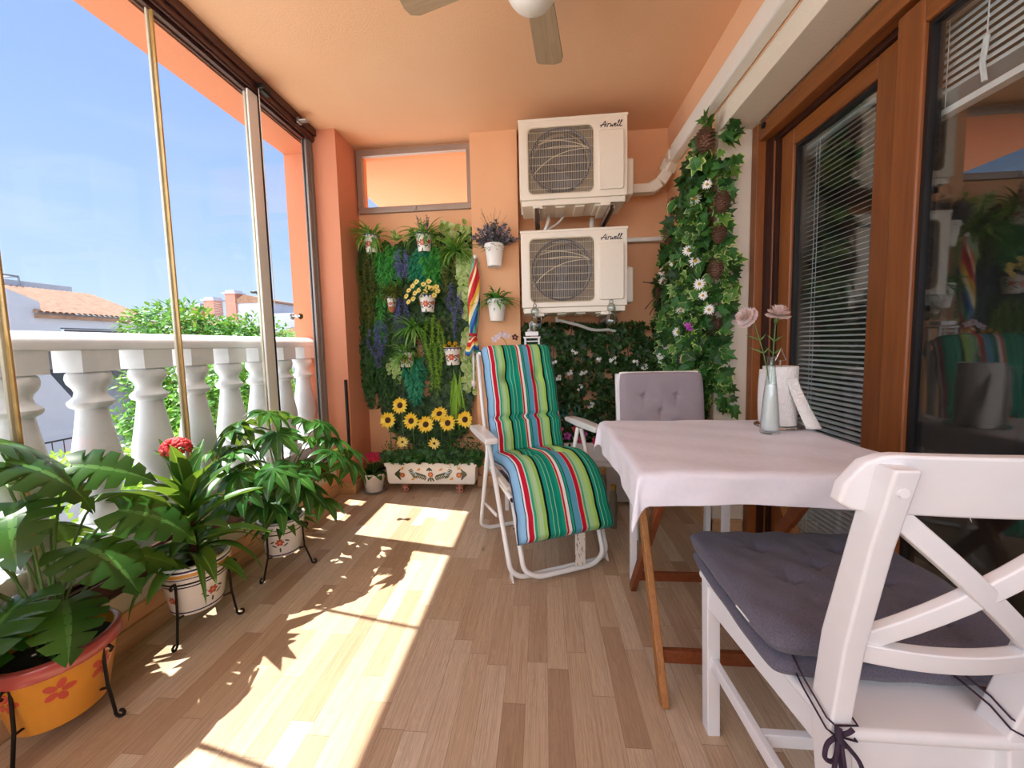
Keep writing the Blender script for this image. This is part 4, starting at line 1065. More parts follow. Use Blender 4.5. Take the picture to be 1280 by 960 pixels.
# ------------------------------------------------------------------ ceiling fan
fn_=thing('ceiling_fan','ceiling fan with pale wood blades and a white globe lamp','ceiling fan',(-.012,1.345,2.245))
MB().sphere((0,0,0),.092,28,16).build('globe_lamp',plain('opal_glass','f3f0ea',.3,var=.01),fn_,smooth=True)
MB().lathe([(.060,.06),(.10,.075),(.115,.10),(.115,.13),(.08,.16),(.03,.175),(.03,.22)],32).build('motor_housing',M['white_gloss'],fn_,smooth=True,autos=40)
MB().lathe([(.03,.20),(.07,.24),(.075,.284),(0,.284)],28).build('canopy',M['white_gloss'],fn_,smooth=True,autos=40)
M['fanwood']=wood('pale_wood_blade','a08568','bfa688',axis=0,scale=.8,rough=.5)
for k,a in enumerate((82,166,262,346)):
    o_=bpy.data.objects.new('blade_arm',None)
    q=[(.09,-.045),(.12,-.050),(.46,-.062),(.495,-.05),(.505,-.02),(.500,.045),(.49,.062),(.12,.050),(.09,.045)]
    b=MB().prism(q,.008,'z',.0); o=b.build('fan_blade',M['fanwood'],fn_,bevel=.003); o.rotation_euler=(math.radians(8),0,math.radians(a)); o.location=(0,0,.075)
    i=MB().box((.05,-.02,-.005),(.14,.02,-.001)).build('blade_iron',M['white_gloss'],o,bevel=.002)

# ------------------------------------------------------------------ helpers for plants
def bush(b,c,n,L,W,el=(.2,1.2),az=(0,2*PI),bend=1.0,shape='st',seg=5,fold=.15,rr=R,jit=.01):
    c=Vector(c)
    for k in range(n):
        a=rr.uniform(*az); e=rr.uniform(*el); l=L*rr.uniform(.65,1.1)
        d=Vector((math.cos(a)*math.cos(e),math.sin(a)*math.cos(e),math.sin(e)))
        up=Vector((-math.cos(a)*math.sin(e),-math.sin(a)*math.sin(e),math.cos(e)))
        b.leaf(c+Vector((rr.uniform(-jit,jit),rr.uniform(-jit,jit),0)),d,up,l,W*rr.uniform(.8,1.15),bend*rr.uniform(.6,1.2),fold,seg,shape)
def hang(b,x,y,zt,zb,w,n,L,W,kind='fern',rr=R,depth=.05):
    """hanging bunch: leaves on invisible-thin trailing stems spread over width w"""
    ns=max(4,int(w/.016))
    for s in range(ns):
        o_=(s/(ns-1)-.5)*2; sx=x+o_*w*.5+rr.uniform(-.008,.008); e=(rr.uniform(0,.22)+.28*o_*o_)*(zt-zb); z0=zt-rr.uniform(0,.05)*(1+abs(o_)); z1=zb+e
        ph=rr.uniform(0,6); dy=rr.uniform(0,depth)
        pts=[]
        m=max(4,int((z0-z1)/.03))
        for i in range(m+1):
            t=i/m; pts.append(Vector((sx+(x-sx)*.35*t*t+.014*math.sin(ph+t*6),y-dy-.012*math.sin(PI*t),z0+(z1-z0)*t)))
        b.tube(pts,.0011,3,cap=False)
        per=max(1,n//ns)
        for k in range(per):
            t=(k+rr.random())/per; i=min(m-1,int(t*m)); p=pts[i].lerp(pts[i+1],t*m-i)
            a=rr.uniform(0,2*PI)
            if kind=='fern':   d=Vector((math.cos(a),math.sin(a)*.8-.3,-.6)); b.leaf(p,d,(0,-1,.3),L*rr.uniform(.6,1.2),W,.8,.1,2,'la')
            elif kind=='moss':
                d=Vector((math.cos(a),math.sin(a)-.3,rr.uniform(-.8,.4))); b.leaf(p,d,rv()+Vector((0,-1,0)),L*rr.uniform(.6,1.2),W,.5,.1,1,'st')
            elif kind=='round': d=Vector((math.cos(a),-.4,-.7)); b.leaf(p+Vector((math.cos(a)*.01,-.005,0)),d,Vector((rr.uniform(-.4,.4),-1,.3)),L*rr.uniform(.7,1.2),W*rr.uniform(.8,1.1),.3,.1,6,'rd')
            elif kind=='strap': b.leaf(p,Vector((math.cos(a)*.15,-.1,-1)),(0,-1,.2),L*rr.uniform(.7,1.2),W,.2,.2,3,'st')
            elif kind=='ivy': b.leaf(p,Vector((math.cos(a),-.3,-.6)),Vector((rr.uniform(-.5,.5),-1,.2)),L*rr.uniform(.7,1.2),W*rr.uniform(.8,1.2),.4,.12,4,'iv')
def wallthing(name,label,cat,b,mat,group=None,part='foliage',kind=None):
    o=b.build(name,mat); tag(o,label,cat,group); return o
LM={}
LM['moss']=leafmat('olive_moss','4e5a28','76803c','949a4c',trans=.2)
LM['fern']=leafmat('bright_fern','237530','3a9a40','66b64c',trans=.3)
LM['teal']=leafmat('blue_green_fern','12684c','1f8a66','35a57a',trans=.25)
LM['dark']=leafmat('dark_green_leaves','173a16','285620','3f7030',trans=.2)
LM['lime']=leafmat('lime_asparagus_fern','6fa52c','93c440','b5d95c',trans=.3)
LM['round']=leafmat('variegated_round_leaves','86a848','b0c96c','d5e0a0',trans=.3,edge='e3e8c0')
LM['spider']=leafmat('spider_plant_leaves','3f8428','66a83e','a6cc74',trans=.3,vein='dfe8b8')
LM['lav']=leafmat('lavender_blue','4a4a88','6a66a8','8a86c0',trans=.15)
LM['lavgrey']=leafmat('lavender_grey','55505e','77707e','8d8790',trans=.1)
LM['ivy']=leafmat('ivy_leaves','16351a','265524','3f7a34',trans=.2,vein='6c9a58')
LM['ivyv']=leafmat('variegated_ivy_leaves','2c6228','427c32','6c9a40',trans=.25,edge='c9d68a')
LM['ivydark']=leafmat('shadowy_ivy_leaves','1a3516','2a4a1f','41642c',trans=.12)
LM['gloss']=leafmat('glossy_dark_leaves','163a1a','235020','376c28',rough=.28,trans=.22,vein='5d8f4a')
LM['fatsia']=leafmat('fatsia_leaves','1a4420','285f28','437f30',rough=.28,trans=.25,vein='79a862')
LM['strap']=leafmat('strap_leaves','234d1c','346a26','528632',rough=.32,trans=.3,vein='7fae52')
PM={}
PM['yellow']=leafmat('yellow_petals','f6c21c','ffd83a','ffe46a',.6,.2)
PM['paley']=leafmat('pale_yellow_petals','f7d64a','fbe37a','fff0a8',.6,.25)
PM['white']=leafmat('white_petals','f2f2ee','ffffff','f8f6ee',.6,.2)
PM['red']=leafmat('coral_red_petals','d8303a','ee4a50','f56a66',.5,.15)
PM['pink']=leafmat('magenta_pink_petals','d61f58','e8356e','f4608e',.5,.2)
PM['purple']=leafmat('magenta_purple_petals','a02a9a','c043b4','d568c8',.5,.2)
PM['disc']=plain('brown_flower_disc','4a2a18',.95,var=.3,nscale=200,bump=1,bscale=300)
PM['yc']=plain('yellow_flower_centre','d9a520',.9)
def daisy(b,c,nrm,rad,n=12,w=.35,cup=.2,mi=0,rr=R):
    c=Vector(c); nrm=Vector(nrm).normalized(); u=nrm.orthogonal().normalized(); v=nrm.cross(u); b.mi=mi
    for k in range(n):
        a=2*PI*k/n+rr.uniform(-.08,.08); d=u*math.cos(a)+v*math.sin(a)
        b.leaf(c+d*rad*.15,d+nrm*cup,nrm-d*cup,rad*rr.uniform(.85,1.08),rad*w,.25,.1,3,'la')
# painted ceramic pots ---------------------------------------------------------
GL=plain('white_glaze','efe9e0',.22,var=.02,coat=.4)
NAVY=plain('navy_glaze','1d2550',.25,coat=.4)
OCH=plain('ochre_glaze','d99b45',.3,coat=.3)
TERR=plain('terracotta','b5683e',.8,var=.1)
RED=plain('red_glaze','c24a3c',.3,coat=.3); GRN=plain('green_glaze','3a4a2c',.3,coat=.3); BLU=plain('light_blue_glaze','8fb4cc',.3,coat=.3)
def prof_r(prof,z):
    for (r0_,z0_),(r1_,z1_) in zip(prof,prof[1:]):
        if min(z0_,z1_)<=z<=max(z0_,z1_) and abs(z1_-z0_)>1e-6: return r0_+(r1_-r0_)*(z-z0_)/(z1_-z0_)
    return prof[-1][0]
def ellip(b,prof,a,z,ra,rz_,tilt=0,n=10,off=.0007):
    pts=[]
    for k in range(n):
        t=2*PI*k/n; dx=ra*math.cos(t); dz=rz_*math.sin(t); ex=dx*math.cos(tilt)-dz*math.sin(tilt); ez=dx*math.sin(tilt)+dz*math.cos(tilt)
        r_=prof_r(prof,z+ez)+off; an=a+ex/r_; pts.append(b.av((r_*math.cos(an),r_*math.sin(an),z+ez)))
    r_=prof_r(prof,z)+off*1.6; c=b.av((r_*math.cos(a),r_*math.sin(a),z))
    for k in range(n): b.af(pts[k],pts[(k+1)%n],c)
def flower_motif(prof,parent,a,z,s,leaves=True):
    b=MB()
    if leaves:
        for sx,tl in ((-1.5,.5),(-1.2,-.5),(1.5,-.5),(1.2,.5),(0,1.57)): 
            ellip(b,prof,a+sx*s/prof_r(prof,z),z-(.3*s if sx else 1.4*s)+(.5*s if abs(sx)>1.3 else -.5*s),s*.6,s*.18,tl)
    b.mi=1
    for k in range(6):
        t=2*PI*k/6; ellip(b,prof,a+math.cos(t)*s*.55/prof_r(prof,z),z+math.sin(t)*s*.55,s*.38,s*.3,t,off=.0011)
    b.mi=2; ellip(b,prof,a,z,s*.3,s*.3,off=.0016)
    b.build('painted_flower',[GRN,RED,OCH],parent)
def bands(prof,parent,zs,mat=NAVY,h=.004):
    for z in zs:
        r_=prof_r(prof,z); b=MB().lathe([(r_+.0003,z-h),(r_+.0014,z-h/2),(r_+.0014,z+h/2),(prof_r(prof,min(z+h,prof_top(prof)))+.0003,z+h)],32,cap=False); b.build('painted_band',mat,parent,smooth=True)
def prof_top(prof): return max(z for r_,z in prof)
def pot_profile(r,h):
    o=[(r*.70,0),(r*.72,.006),(r*.92,h*.78),(r*.95,h*.80),(r*1.0,h*.82),(r*1.0,h*.985),(r*.97,h)]
    i=[(r*.90,h),(r*.88,h*.8),(r*.66,.02),(0,.02)]
    return o,i
# ------------------------------------------------------------------ potted plants on the floor
def stand(label,c,feet_r,ring_r,ring_z,angs,group='iron plant stands'):
    t=thing('plant_stand',label,'plant stand',(c[0],c[1],0),group=group)
    MB().tube([(ring_r*math.cos(2*PI*k/40),ring_r*math.sin(2*PI*k/40),ring_z) for k in range(40)],.0042,8,closed=True).build('ring',M['iron'],t,smooth=True)
    MB().tube([(ring_r*.62*math.cos(2*PI*k/32),ring_r*.62*math.sin(2*PI*k/32),ring_z*.42) for k in range(32)],.0035,8,closed=True).build('lower_ring',M['iron'],t,smooth=True)
    for a in angs:
        d=Vector((math.cos(a),math.sin(a),0)); P=lambda r_,z: d*r_+Vector((0,0,z))
        sc1=[P(ring_r+.004+.016*(1-math.cos(q))*.5+.012,ring_z+.006+.010*math.sin(q)) for q in (PI*1.2,PI*.8,PI*.4,0.1)]
        pts=[P(ring_r+.024,ring_z-.004),P(ring_r+.030,ring_z+.006),P(ring_r+.022,ring_z+.013),P(ring_r+.008,ring_z+.010),P(ring_r+.005,ring_z-.004),P(ring_r+.008,ring_z*.5),P(feet_r,.022)]
        for q in range(9):
            an=PI*1.0+q*PI*1.55/8; rr_=.013*(1-.05*q); pts.append(P(feet_r+.013+rr_*math.cos(an),.0165+rr_*math.sin(an)))
        MB().tube(pts,.0042,8).build('leg',M['iron'],t,smooth=True)
        MB().bar(P(ring_r*.62,ring_z*.42),P(ring_r+.007,ring_z*.46),.006,.004).build('cross_tie',M['iron'],t)
    return t
def pot(parent,r,h,body=GL,rim=None,z0=0):
    o,i=pot_profile(r,h); b=MB().lathe(o+i,48,cap=False); 
    p=b.build('pot',body,parent,smooth=True,autos=35); p.location=(0,0,z0)
    b=MB().lathe([(0,h*.80),(r*.875,h*.82)],32,cap=False); b.build('soil',M['soil'],p,smooth=True)
    if rim: MB().lathe([(r*1.002,h*.815),(r*1.008,h*.83),(r*1.008,h*.98),(r*.975,h*1.004),(r*.89,h*1.004)],48,cap=False).build('glazed_rim',rim,p,smooth=True,autos=50)
    return p,o
sa=lambda *d:[math.radians(x) for x in d]
# --- monstera
c1=(-1.372,.885)
s1=stand('black iron plant stand in the near left corner under the red-rimmed pot',c1,.130,.110,.21,sa(-76,12,135))
t1=thing('potted_monstera','large monstera in an orange pot with a red rim, nearest the camera','potted plant',(c1[0],c1[1],.062))
p,pr=pot(t1,.130,.198,plain('orange_glaze','e39a35',.3,var=.12,nscale=9,coat=.3),plain('brick_red_glaze','b04a44',.3,var=.12,nscale=9,coat=.4))
for a in (-1.5,-.6,.2): 
    b=MB()
    for k in range(5): ellip(b,pr,a+.16*math.cos(k*1.26),.11+.020*math.sin(k*1.26),.014,.009,k*1.26)
    b.build('painted_flower',RED,p)
def lobed(b,p,d,up,L,W,bend=.5,nl=6,gap=.35,fold=.12):
    """heart-shaped leaf, edge cut into lobes between the side veins"""
    p=Vector(p); d=Vector(d).normalized(); sd=d.cross(Vector(up)).normalized(); nr=sd.cross(d).normalized()
    def pt(x,t):   # x sideways (m), t along 0..1
        a=bend*max(0,t); return p+d*(L*(math.sin(a)/bend if t>0 else t))-nr*(L*(1-math.cos(a))/bend)+sd*x+nr*(abs(x)*fold-3.2*x*x)
    def half(t):
        return W/2*max(0.02,(1-max(0,(t-.18)/.84)**1.7)*(1-(max(0,.18-t)/.40)**2)**.5)
    for s in (-1,1):
        N=nl*6
        col=None
        for k in range(N+1):
            f=k/N; ph=(f*nl)%1
            cut=0
            if .12<f<.88: cut=gap*max(0,1-min(ph,1-ph)/.16)
            te=-.16+1.16*f; tm=f*.98
            w=half(te)*(1-cut)
            row=[]
            for q in range(5):
                u=q/4; row.append(b.av(pt(s*w*u,tm+(te+.06*f-tm)*u*(1 if cut<.05 else .8)),(.5+s*.5*u,f)))
            if col:
                for q in range(4): b.af(col[q],col[q+1],row[q+1],row[q])
            col=row
b=MB(); st=MB(); rr=random.Random(5)
lv=[(-.02,.02,.62,30,.24,.19),(-.30,.12,.54,150,.24,.22),(-.20,-.14,.56,-120,.26,.24),(-.10,-.16,.46,-100,.24,.22),(.13,.16,.45,35,.24,.18),(-.30,-.04,.60,200,.24,.22),(.12,.03,.40,2,.22,.19),(.00,-.10,.30,-75,.24,.21),(-.16,-.12,.34,-130,.26,.24),(.10,.10,.36,35,.20,.17),(-.26,-.16,.40,220,.26,.24),(-.02,.22,.48,85,.22,.18),(-.24,.20,.40,130,.24,.2),(.08,-.02,.27,-30,.18,.17),(-.08,-.08,.225,-95,.20,.20),(.05,.20,.30,60,.22,.18),(-.12,.06,.66,100,.22,.18),(-.02,-.04,.52,-40,.20,.18),(.02,.12,.58,30,.20,.16)]
for (x,y,z,az,L_,W_2) in lv:
    a=math.radians(az); d=Vector((math.cos(a),math.sin(a),-.15-.35*rr.random())); q=Vector((x,y,z*1.14))
    q0=q-Vector((math.cos(a),math.sin(a),0))*L_*.25
    lobed(b,q0,d,(rr.uniform(-.3,.5),rr.uniform(-.5,.2),1),L_,W_2,.5+.5*rr.random(),6,.62)
    st.tube(bez((rr.uniform(-.03,.03),rr.uniform(-.03,.03),.15),(q0.x*.3,q0.y*.3,q0.z*.9),q0,8),.0035,6)
b.build('foliage',LM['gloss'],t1,smooth=True); st.build('stems',M['stemg'],t1,smooth=True)
# --- bromeliad with red flower head
c2=(-1.330,1.272)
s2=stand('black iron plant stand in the middle, under the pot with pebbles',c2,.118,.098,.222,sa(-78,28,152))
t2=thing('potted_bromeliad','strap-leaved plant with one red flower head in a white pot edged blue and ochre','potted plant',(c2[0],c2[1],.095))
p,pr=pot(t2,.112,.190)
bands(pr,p,(.178,),NAVY,.004); bands(pr,p,(.163,),OCH,.006); bands(pr,p,(.147,),NAVY,.0018); bands(pr,p,(.115,.012),NAVY,.0025)
flower_motif(pr,p,math.radians(-95),.065,.016,False); flower_motif(pr,p,math.radians(-15),.07,.018,True)
for k in range(7):
    a=k*.9+.3; MB().sphere((.068*math.cos(a),.068*math.sin(a),.163),.026,12,8,(1.1,.8,.55)).build('pebble',M['stone'],t2,smooth=True)
b=MB(); rr=random.Random(11)
for k in range(34):
    a=k*2.4; f=k/33; e=.35+1.05*f; L_=(.23+.06*math.sin(k*1.7)); d=Vector((math.cos(a)*math.cos(e),math.sin(a)*math.cos(e),math.sin(e)))
    up=Vector((-math.cos(a)*math.sin(e),-math.sin(a)*math.sin(e),math.cos(e)))
    b.leaf((-.012*f,0,.15+.27*f),d,up,L_,.060,(1.3-.85*f),.3,9,'la' if k%3 else 'st')
for k in range(7):
    a=k*.9+.2; b.leaf((0,0,.19),(math.cos(a),math.sin(a),.75),(0,0,1),.30,.026,2.0,.2,10,'st')
b.build('foliage',LM['strap'],t2,smooth=True)
MB().tube([(0,0,.14),(0,0,.30),(-.012,-.005,.50),(-.024,-.008,.575)],[.014,.012,.007,.006],8).build('stem',plain('reddish_stem','6a3a2c',.7),t2,smooth=True)
b=MB()
for k in range(190):
    a=rr.uniform(0,2*PI); e=rr.uniform(-.4,1.5); d=Vector((math.cos(a)*math.cos(e),math.sin(a)*math.cos(e),math.sin(e)*.9))
    b.sphere(Vector((-.026,-.008,.600))+Vector((d.x*.042,d.y*.042,d.z*.040)),.0070,6,4)
b.build('flower_head',PM['red'],t2,smooth=True)
b=MB()
for k in range(5):
    a=k*1.26+.4; b.leaf((-.018,-.008,.58),(math.cos(a),math.sin(a),.5),(0,0,1),.075,.032,.6,.2,5,'la')
b.build('bracts',LM['strap'],t2,smooth=True)
# --- fatsia
c3=(-1.265,1.662)
s3=stand('black iron plant stand farthest back, under the pot painted with a red flower',c3,.124,.088,.200,sa(-94,12,138))
t3=thing('potted_fatsia','bushy fatsia with hand-shaped leaves in a white pot painted with a red flower','potted plant',(c3[0],c3[1],.085))
p,pr=pot(t3,.102,.172); bands(pr,p,(.166,.140),NAVY,.0022); bands(pr,p,(.010,),NAVY,.003)
flower_motif(pr,p,math.radians(-62),.075,.020); flower_motif(pr,p,math.radians(-125),.078,.012,False)
b=MB(); st=MB(); rr=random.Random(3)
fl=[(-.20,.02,.62),(-.06,.10,.66),(.04,-.04,.58),(.16,.10,.60),(.26,.02,.48),(-.22,-.10,.46),(-.10,-.14,.52),(.10,-.16,.46),(.30,.10,.40),(.0,-.20,.38),(-.24,.10,.40),(.18,-.08,.34),(-.12,-.18,.30),(.05,.20,.50),(-.12,.20,.52),(.24,.20,.44),(-.28,-.06,.28),(.08,-.12,.28),(-.02,-.02,.68),(.22,-.02,.26),(-.15,.0,.36),(.12,.06,.42),(-.26,.14,.55),(-.05,.0,.56),(.08,.10,.62),(-.16,-.06,.60),(.02,-.12,.30),(-.2,.04,.50),(.2,.12,.52),(-.30,.02,.50),(.16,-.12,.42),(-.04,-.18,.44),(.12,.18,.32)]
for (x,y,z) in fl:
    q=Vector((x,y,z)); o_=Vector((x,y,0)); o_=o_.normalized() if o_.length>.03 else Vector((1,0,0))
    nrm=(Vector((0,0,1))+o_*.35+Vector((rr.uniform(-.25,.25),rr.uniform(-.25,.25),0))).normalized()
    fwd=(o_-nrm*o_.dot(nrm)).normalized(); sd=fwd.cross(nrm)
    for k in range(8):
        a=math.radians(-130+260*k/7)*(1 if True else 1); d=fwd*math.cos(a)+sd*math.sin(a)
        l=.155*(1-.35*abs(k-3.5)/3.5)*rr.uniform(.92,1.08)
        b.leaf(q,d-nrm*.10,nrm,l,.046,.75,.16,6,'la')
    st.tube(bez((rr.uniform(-.02,.02),rr.uniform(-.02,.02),.13),(x*.25,y*.25,z*.8),q,8),.0028,6)
for k in range(9):
    a=-2.6+k*.4; b.leaf((0,0,.15),(math.cos(a),math.sin(a),.25),(0,0,1),.17,.036,.9,.2,6,'la')
b.build('foliage',LM['fatsia'],t3,smooth=True); st.build('stems',M['stemg'],t3,smooth=True)
# --- cyclamen by the pillar
t4=thing('potted_cyclamen','pink cyclamen in a plain white pot on a saucer beside the planter','potted plant',(-1.245,2.615,.0))
MB().lathe([(0,.001),(.075,.001),(.088,.014),(.085,.016),(.072,.007),(0,.007)],36).build('saucer',plain('grey_saucer','8f8c8c',.5),t4,smooth=True,autos=40)
p,pr=pot(t4,.084,.135,plain('matt_white_pot','ece4da',.55,var=.02),None,.008)
b=MB(); rr=random.Random(8)
for k in range(46):
    a=rr.uniform(0,2*PI); e=rr.uniform(-.1,.9); d=Vector((math.cos(a)*math.cos(e),math.sin(a)*math.cos(e),math.sin(e)))
    b.leaf(Vector((0,0,.13))+d*.03,d,(0,0,1),.085,.055,.9,.1,5,'ov')
b.build('foliage',LM['gloss'],t4,smooth=True)
b=MB(); st=MB()
for k in range(15):
    a=k*2.4; r_=.019*math.sqrt(k)*.95; q=Vector((r_*math.cos(a),r_*math.sin(a)*.8,.235-.5*r_*r_/.03*.12))
    for j in range(6):
        t=j*1.05+k; d=Vector((math.cos(t)*.7,math.sin(t)*.7,.9)); b.leaf(q,d,Vector((-math.cos(t),-math.sin(t),.4)),.052,.040,-.5,.1,4,'ov')
    st.tube([(0,0,.12),q*.8+Vector((0,0,.02)),q],.0015,5)
b.build('flowers',PM['pink'],t4,smooth=True); st.build('stems',M['stemg'],t4)

# ------------------------------------------------------------------ planter box with sunflowers
pb=thing('planter_box','long white ceramic planter box painted with red flowers on terracotta scroll feet','planter',(-.805,2.635,.068))
w2,h2,d2=.325,.165,.075
b=MB(); n=24
def trough(x,zf): return 0
prof_=[]
for s_,(wx,dy,z) in enumerate(((.310,.060,0),(.318,.066,.02),(.326,.074,h2-.03),(.332,.078,h2-.026))):
    prof_.append([b.av(p_) for p_ in ((-wx,-dy,z),(wx,-dy,z),(wx,dy,z),(-wx,dy,z))])
for a_,c_ in zip(prof_,prof_[1:]):
    for k in range(4): b.af(a_[k],a_[(k+1)%4],c_[(k+1)%4],c_[k])
b.af(*prof_[0][::-1]); b.build('trough',GL,pb,bevel=.010,seg=3)
b=MB()
sc_n=36
for k in range(sc_n):
    x0_=-.332+.664*k/sc_n; x1_=x0_+.664/sc_n
    za=h2-.012+.010*abs(math.sin(PI*(x0_+.332)/.664*8)); zb=h2-.012+.010*abs(math.sin(PI*(x1_+.332)/.664*8))
    for y0_,y1_ in ((-.079,-.069),(.069,.079)):
        i=[b.av(q) for q in ((x0_,y0_,h2-.030),(x1_,y0_,h2-.030),(x1_,y0_,zb),(x0_,y0_,za),(x0_,y1_,h2-.030),(x1_,y1_,h2-.030),(x1_,y1_,zb),(x0_,y1_,za))]
        b.af(i[0],i[1],i[2],i[3]); b.af(i[7],i[6],i[5],i[4]); b.af(i[3],i[2],i[6],i[7])
b.box((-.332,-.078,h2-.030),(-.322,.078,h2-.006)).box((.322,-.078,h2-.030),(.332,.078,h2-.006)); b.build('scalloped_rim',GL,pb)
MB().box((-.318,-.068,.10),(.318,.068,.125)).build('soil',M['soil'],pb)
def flat_el(b,x,z,ra,rb,tl,off=.0012,n=10):
    # on the slightly leaning front face
    P=[]; ra*=1.3; rb*=1.4
    for k in range(n):
        t=2*PI*k/n; dx=ra*math.cos(t)*math.cos(tl)-rb*math.sin(t)*math.sin(tl); dz=ra*math.cos(t)*math.sin(tl)+rb*math.sin(t)*math.cos(tl)
        zz=z+dz; yy=-(.066+(.074-.066)*(zz-.02)/(h2-.05))-off; P.append(b.av((x+dx,yy,zz)))
    b.af(*P)
for (fx,fz,fs,side) in ((-.205,.070,.017,-1),(.0,.075,.018,0),(.205,.072,.019,1)):
    b=MB()
    if side==0:
        for s in (-1,1):
            for k in range(6):
                for q in (-1,1): flat_el(b,s*(.040+.012*k),.052+.004*k+q*.010,.011,.0035,q*s*.9,.0010+.0001*k)
        for q in (-.5,0,.5): flat_el(b,q*.03,.038,.014,.004,1.57+q,.0011)
        for q in (-.5,0,.5): flat_el(b,q*.02-.008,.112,.012,.005,1.57+q*1.5,.0012)
    else:
        for k in range(7): flat_el(b,fx+side*(.026+.006*(k%3)),fz-.02+.008*k,.017,.005,side*(.9-.3*k),.0010+.0001*k)
    b.mi=1
    for k in range(7):
        t=2*PI*k/7; flat_el(b,fx+math.cos(t)*fs*.65,fz+math.sin(t)*fs*.65,fs*.38,fs*.28,t,.0022)
    b.mi=2; flat_el(b,fx,fz,fs*.42,fs*.42,0,.0030)
    b.build('painted_flower',[GRN,RED,OCH],pb)
b=MB()
for s in (-1,1):
    for k in range(6): flat_el(b,s*(.145-.006*k),.108-.011*k,.014,.0035,s*(.5-.15*k)*-1,.001+.0001*k)
b.mi=1
for s in (-1,1):
    for k in range(4): flat_el(b,s*(.098+.010*k),.075+.005*k,.008,.003,s*k*.5,.0012+.0001*k)
b.mi=2
for x,z in ((-.085,.112),(.075,.112),(-.13,.042),(.15,.045),(.205,.12),(-.205,.12)): flat_el(b,x,z,.012,.005,.6,.0014); flat_el(b,x+.004,z-.003,.006,.003,-.6,.0018)
b.build('painted_sprig',[GRN,BLU,OCH],pb)
for s in (-.2,.2):
    b=MB()
    for q in (-1,1):
        b.tube([(s+q*.012+.010*math.cos(t),-.045,-.018+.010*math.sin(t)) for t in [k*PI/6 for k in range(12)]],.0035,6,closed=True)
        b.tube([(s+q*.013+.012*math.cos(t),-.045,-.044+.0115*math.sin(t)) for t in [k*PI/6 for k in range(12)]],.0035,6,closed=True)
    b.box((s-.02,-.05,-.062),(s+.02,.05,-.058)).box((s-.006,-.05,-.058),(s+.006,.05,-.0)).build('scroll_foot',plain('terracotta_scroll','b77a64',.7),pb,smooth=True,autos=40)
# ivy filling the box
iv=MB(); rr=random.Random(21)
for k in range(950):
    x=rr.uniform(-.345,.36); y=rr.uniform(-.095,.08); z=.12+.12*rr.random()**.7*(1-.3*abs(x)/.35)
    if y<-.06: z=.165+.07*rr.random()
    d=Vector((rr.uniform(-1,1),rr.uniform(-.9,.4),rr.uniform(-.35,.7)))
    iv.leaf((x,y,z),d,Vector((rr.uniform(-.5,.5),-1,rr.uniform(.2,1))),rr.uniform(.028,.045),rr.uniform(.024,.036),.4,.1,4,'iv')
for k in range(420):
    x=rr.uniform(-.34,.34); y=rr.uniform(-.07,.07); iv.leaf((x,y,.20+.09*rr.random()),rv()+Vector((0,0,.5)),rv()+Vector((0,-1,.5)),.02,.012,.4,.1,2,'ov')
t_=thing('ivy_planting','dense dark ivy growing out of the long painted planter box','ivy',(-.805,2.635,.068)); iv.build('foliage',LM['ivy'],t_)
b=MB()
for k in range(60):
    x=rr.uniform(-.34,.34); b.tube([(x,0,.11),(x+rr.uniform(-.03,.03),-.02,.2),(x+rr.uniform(-.06,.06),-.03,.27)],.001,3)
b.build('stems',M['stemg'],t_)
sf=[(-1.026,.632,'sunflower standing highest, second from the left above the painted planter'),(-1.108,.530,'leftmost large sunflower above the painted planter'),(-.937,.524,'large sunflower in the middle left, below the highest one'),(-.832,.498,'lowest large sunflower in the middle of the row'),(-.740,.568,'sunflower set back and tilted upward, right of the middle'),(-.673,.508,'large sunflower second from the right in the row'),(-.548,.532,'rightmost large sunflower beside the recliner')]
for k,(x,z,lb_) in enumerate(sf):
    yb=2.60+(.03 if k in (0,4) else 0)
    t_=thing('sunflower',lb_,'sunflower',(x,yb,z),group='sunflowers in the painted planter')
    nm=Vector((rr.uniform(-.15,.15),-1,.25 if k!=4 else .9)).normalized(); s_=.056 if k!=4 else .058
    b=MB(); daisy(b,(0,-.012,0),nm,s_,16,.36,.15,0,rr); daisy(b,(0,-.010,0),nm,s_*.93,14,.36,.30,0,rr); b.build('petals',PM['yellow'],t_)
    u=nm.orthogonal().normalized(); v_=nm.cross(u); b=MB()
    b.grid(lambda a,r_:Vector((0,-.012,0))+(u*math.cos(2*PI*a)+v_*math.sin(2*PI*a))*(.0225*r_)+nm*(.006*(1-r_*r_)+.002),18,4); b.build('seed_disc',PM['disc'],t_,smooth=True)
    MB().tube(bez((0,0,0),(0,.03,-.03),(rr.uniform(-.01,.01),.035,.20-z),8),.0028,6).build('stem',M['stemg'],t_,smooth=True)
    for q in range(2): MB().leaf((0,.028,-.09-.05*q),(rr.choice((-1,1)),-.3,.2),(0,-.3,1),.06,.035,.8,.1,4,'ov').build('leaf',LM['dark'],t_)
for x,z,lb_ in ((-.990,.385,'small yellow daisy nodding low at the left of the ivy'),(-.762,.374,'small yellow daisy low at the right of the ivy')):
    t_=thing('yellow_daisy',lb_,'flower',(x,2.545,z),group='small daisies in the painted planter')
    nm=Vector((.2,-1,-.1)).normalized(); b=MB(); daisy(b,(0,-.004,0),nm,.040,13,.34,.1,0,rr); b.build('petals',PM['paley'],t_)
    MB().sphere((0,-.007,0),.008,10,6,(1,.6,1)).build('flower_centre',PM['disc'],t_,smooth=True)
    MB().tube(bez((0,0,0),(0,.04,0),(0,.06,-.12),6),.002,5).build('stem',M['stemg'],t_)

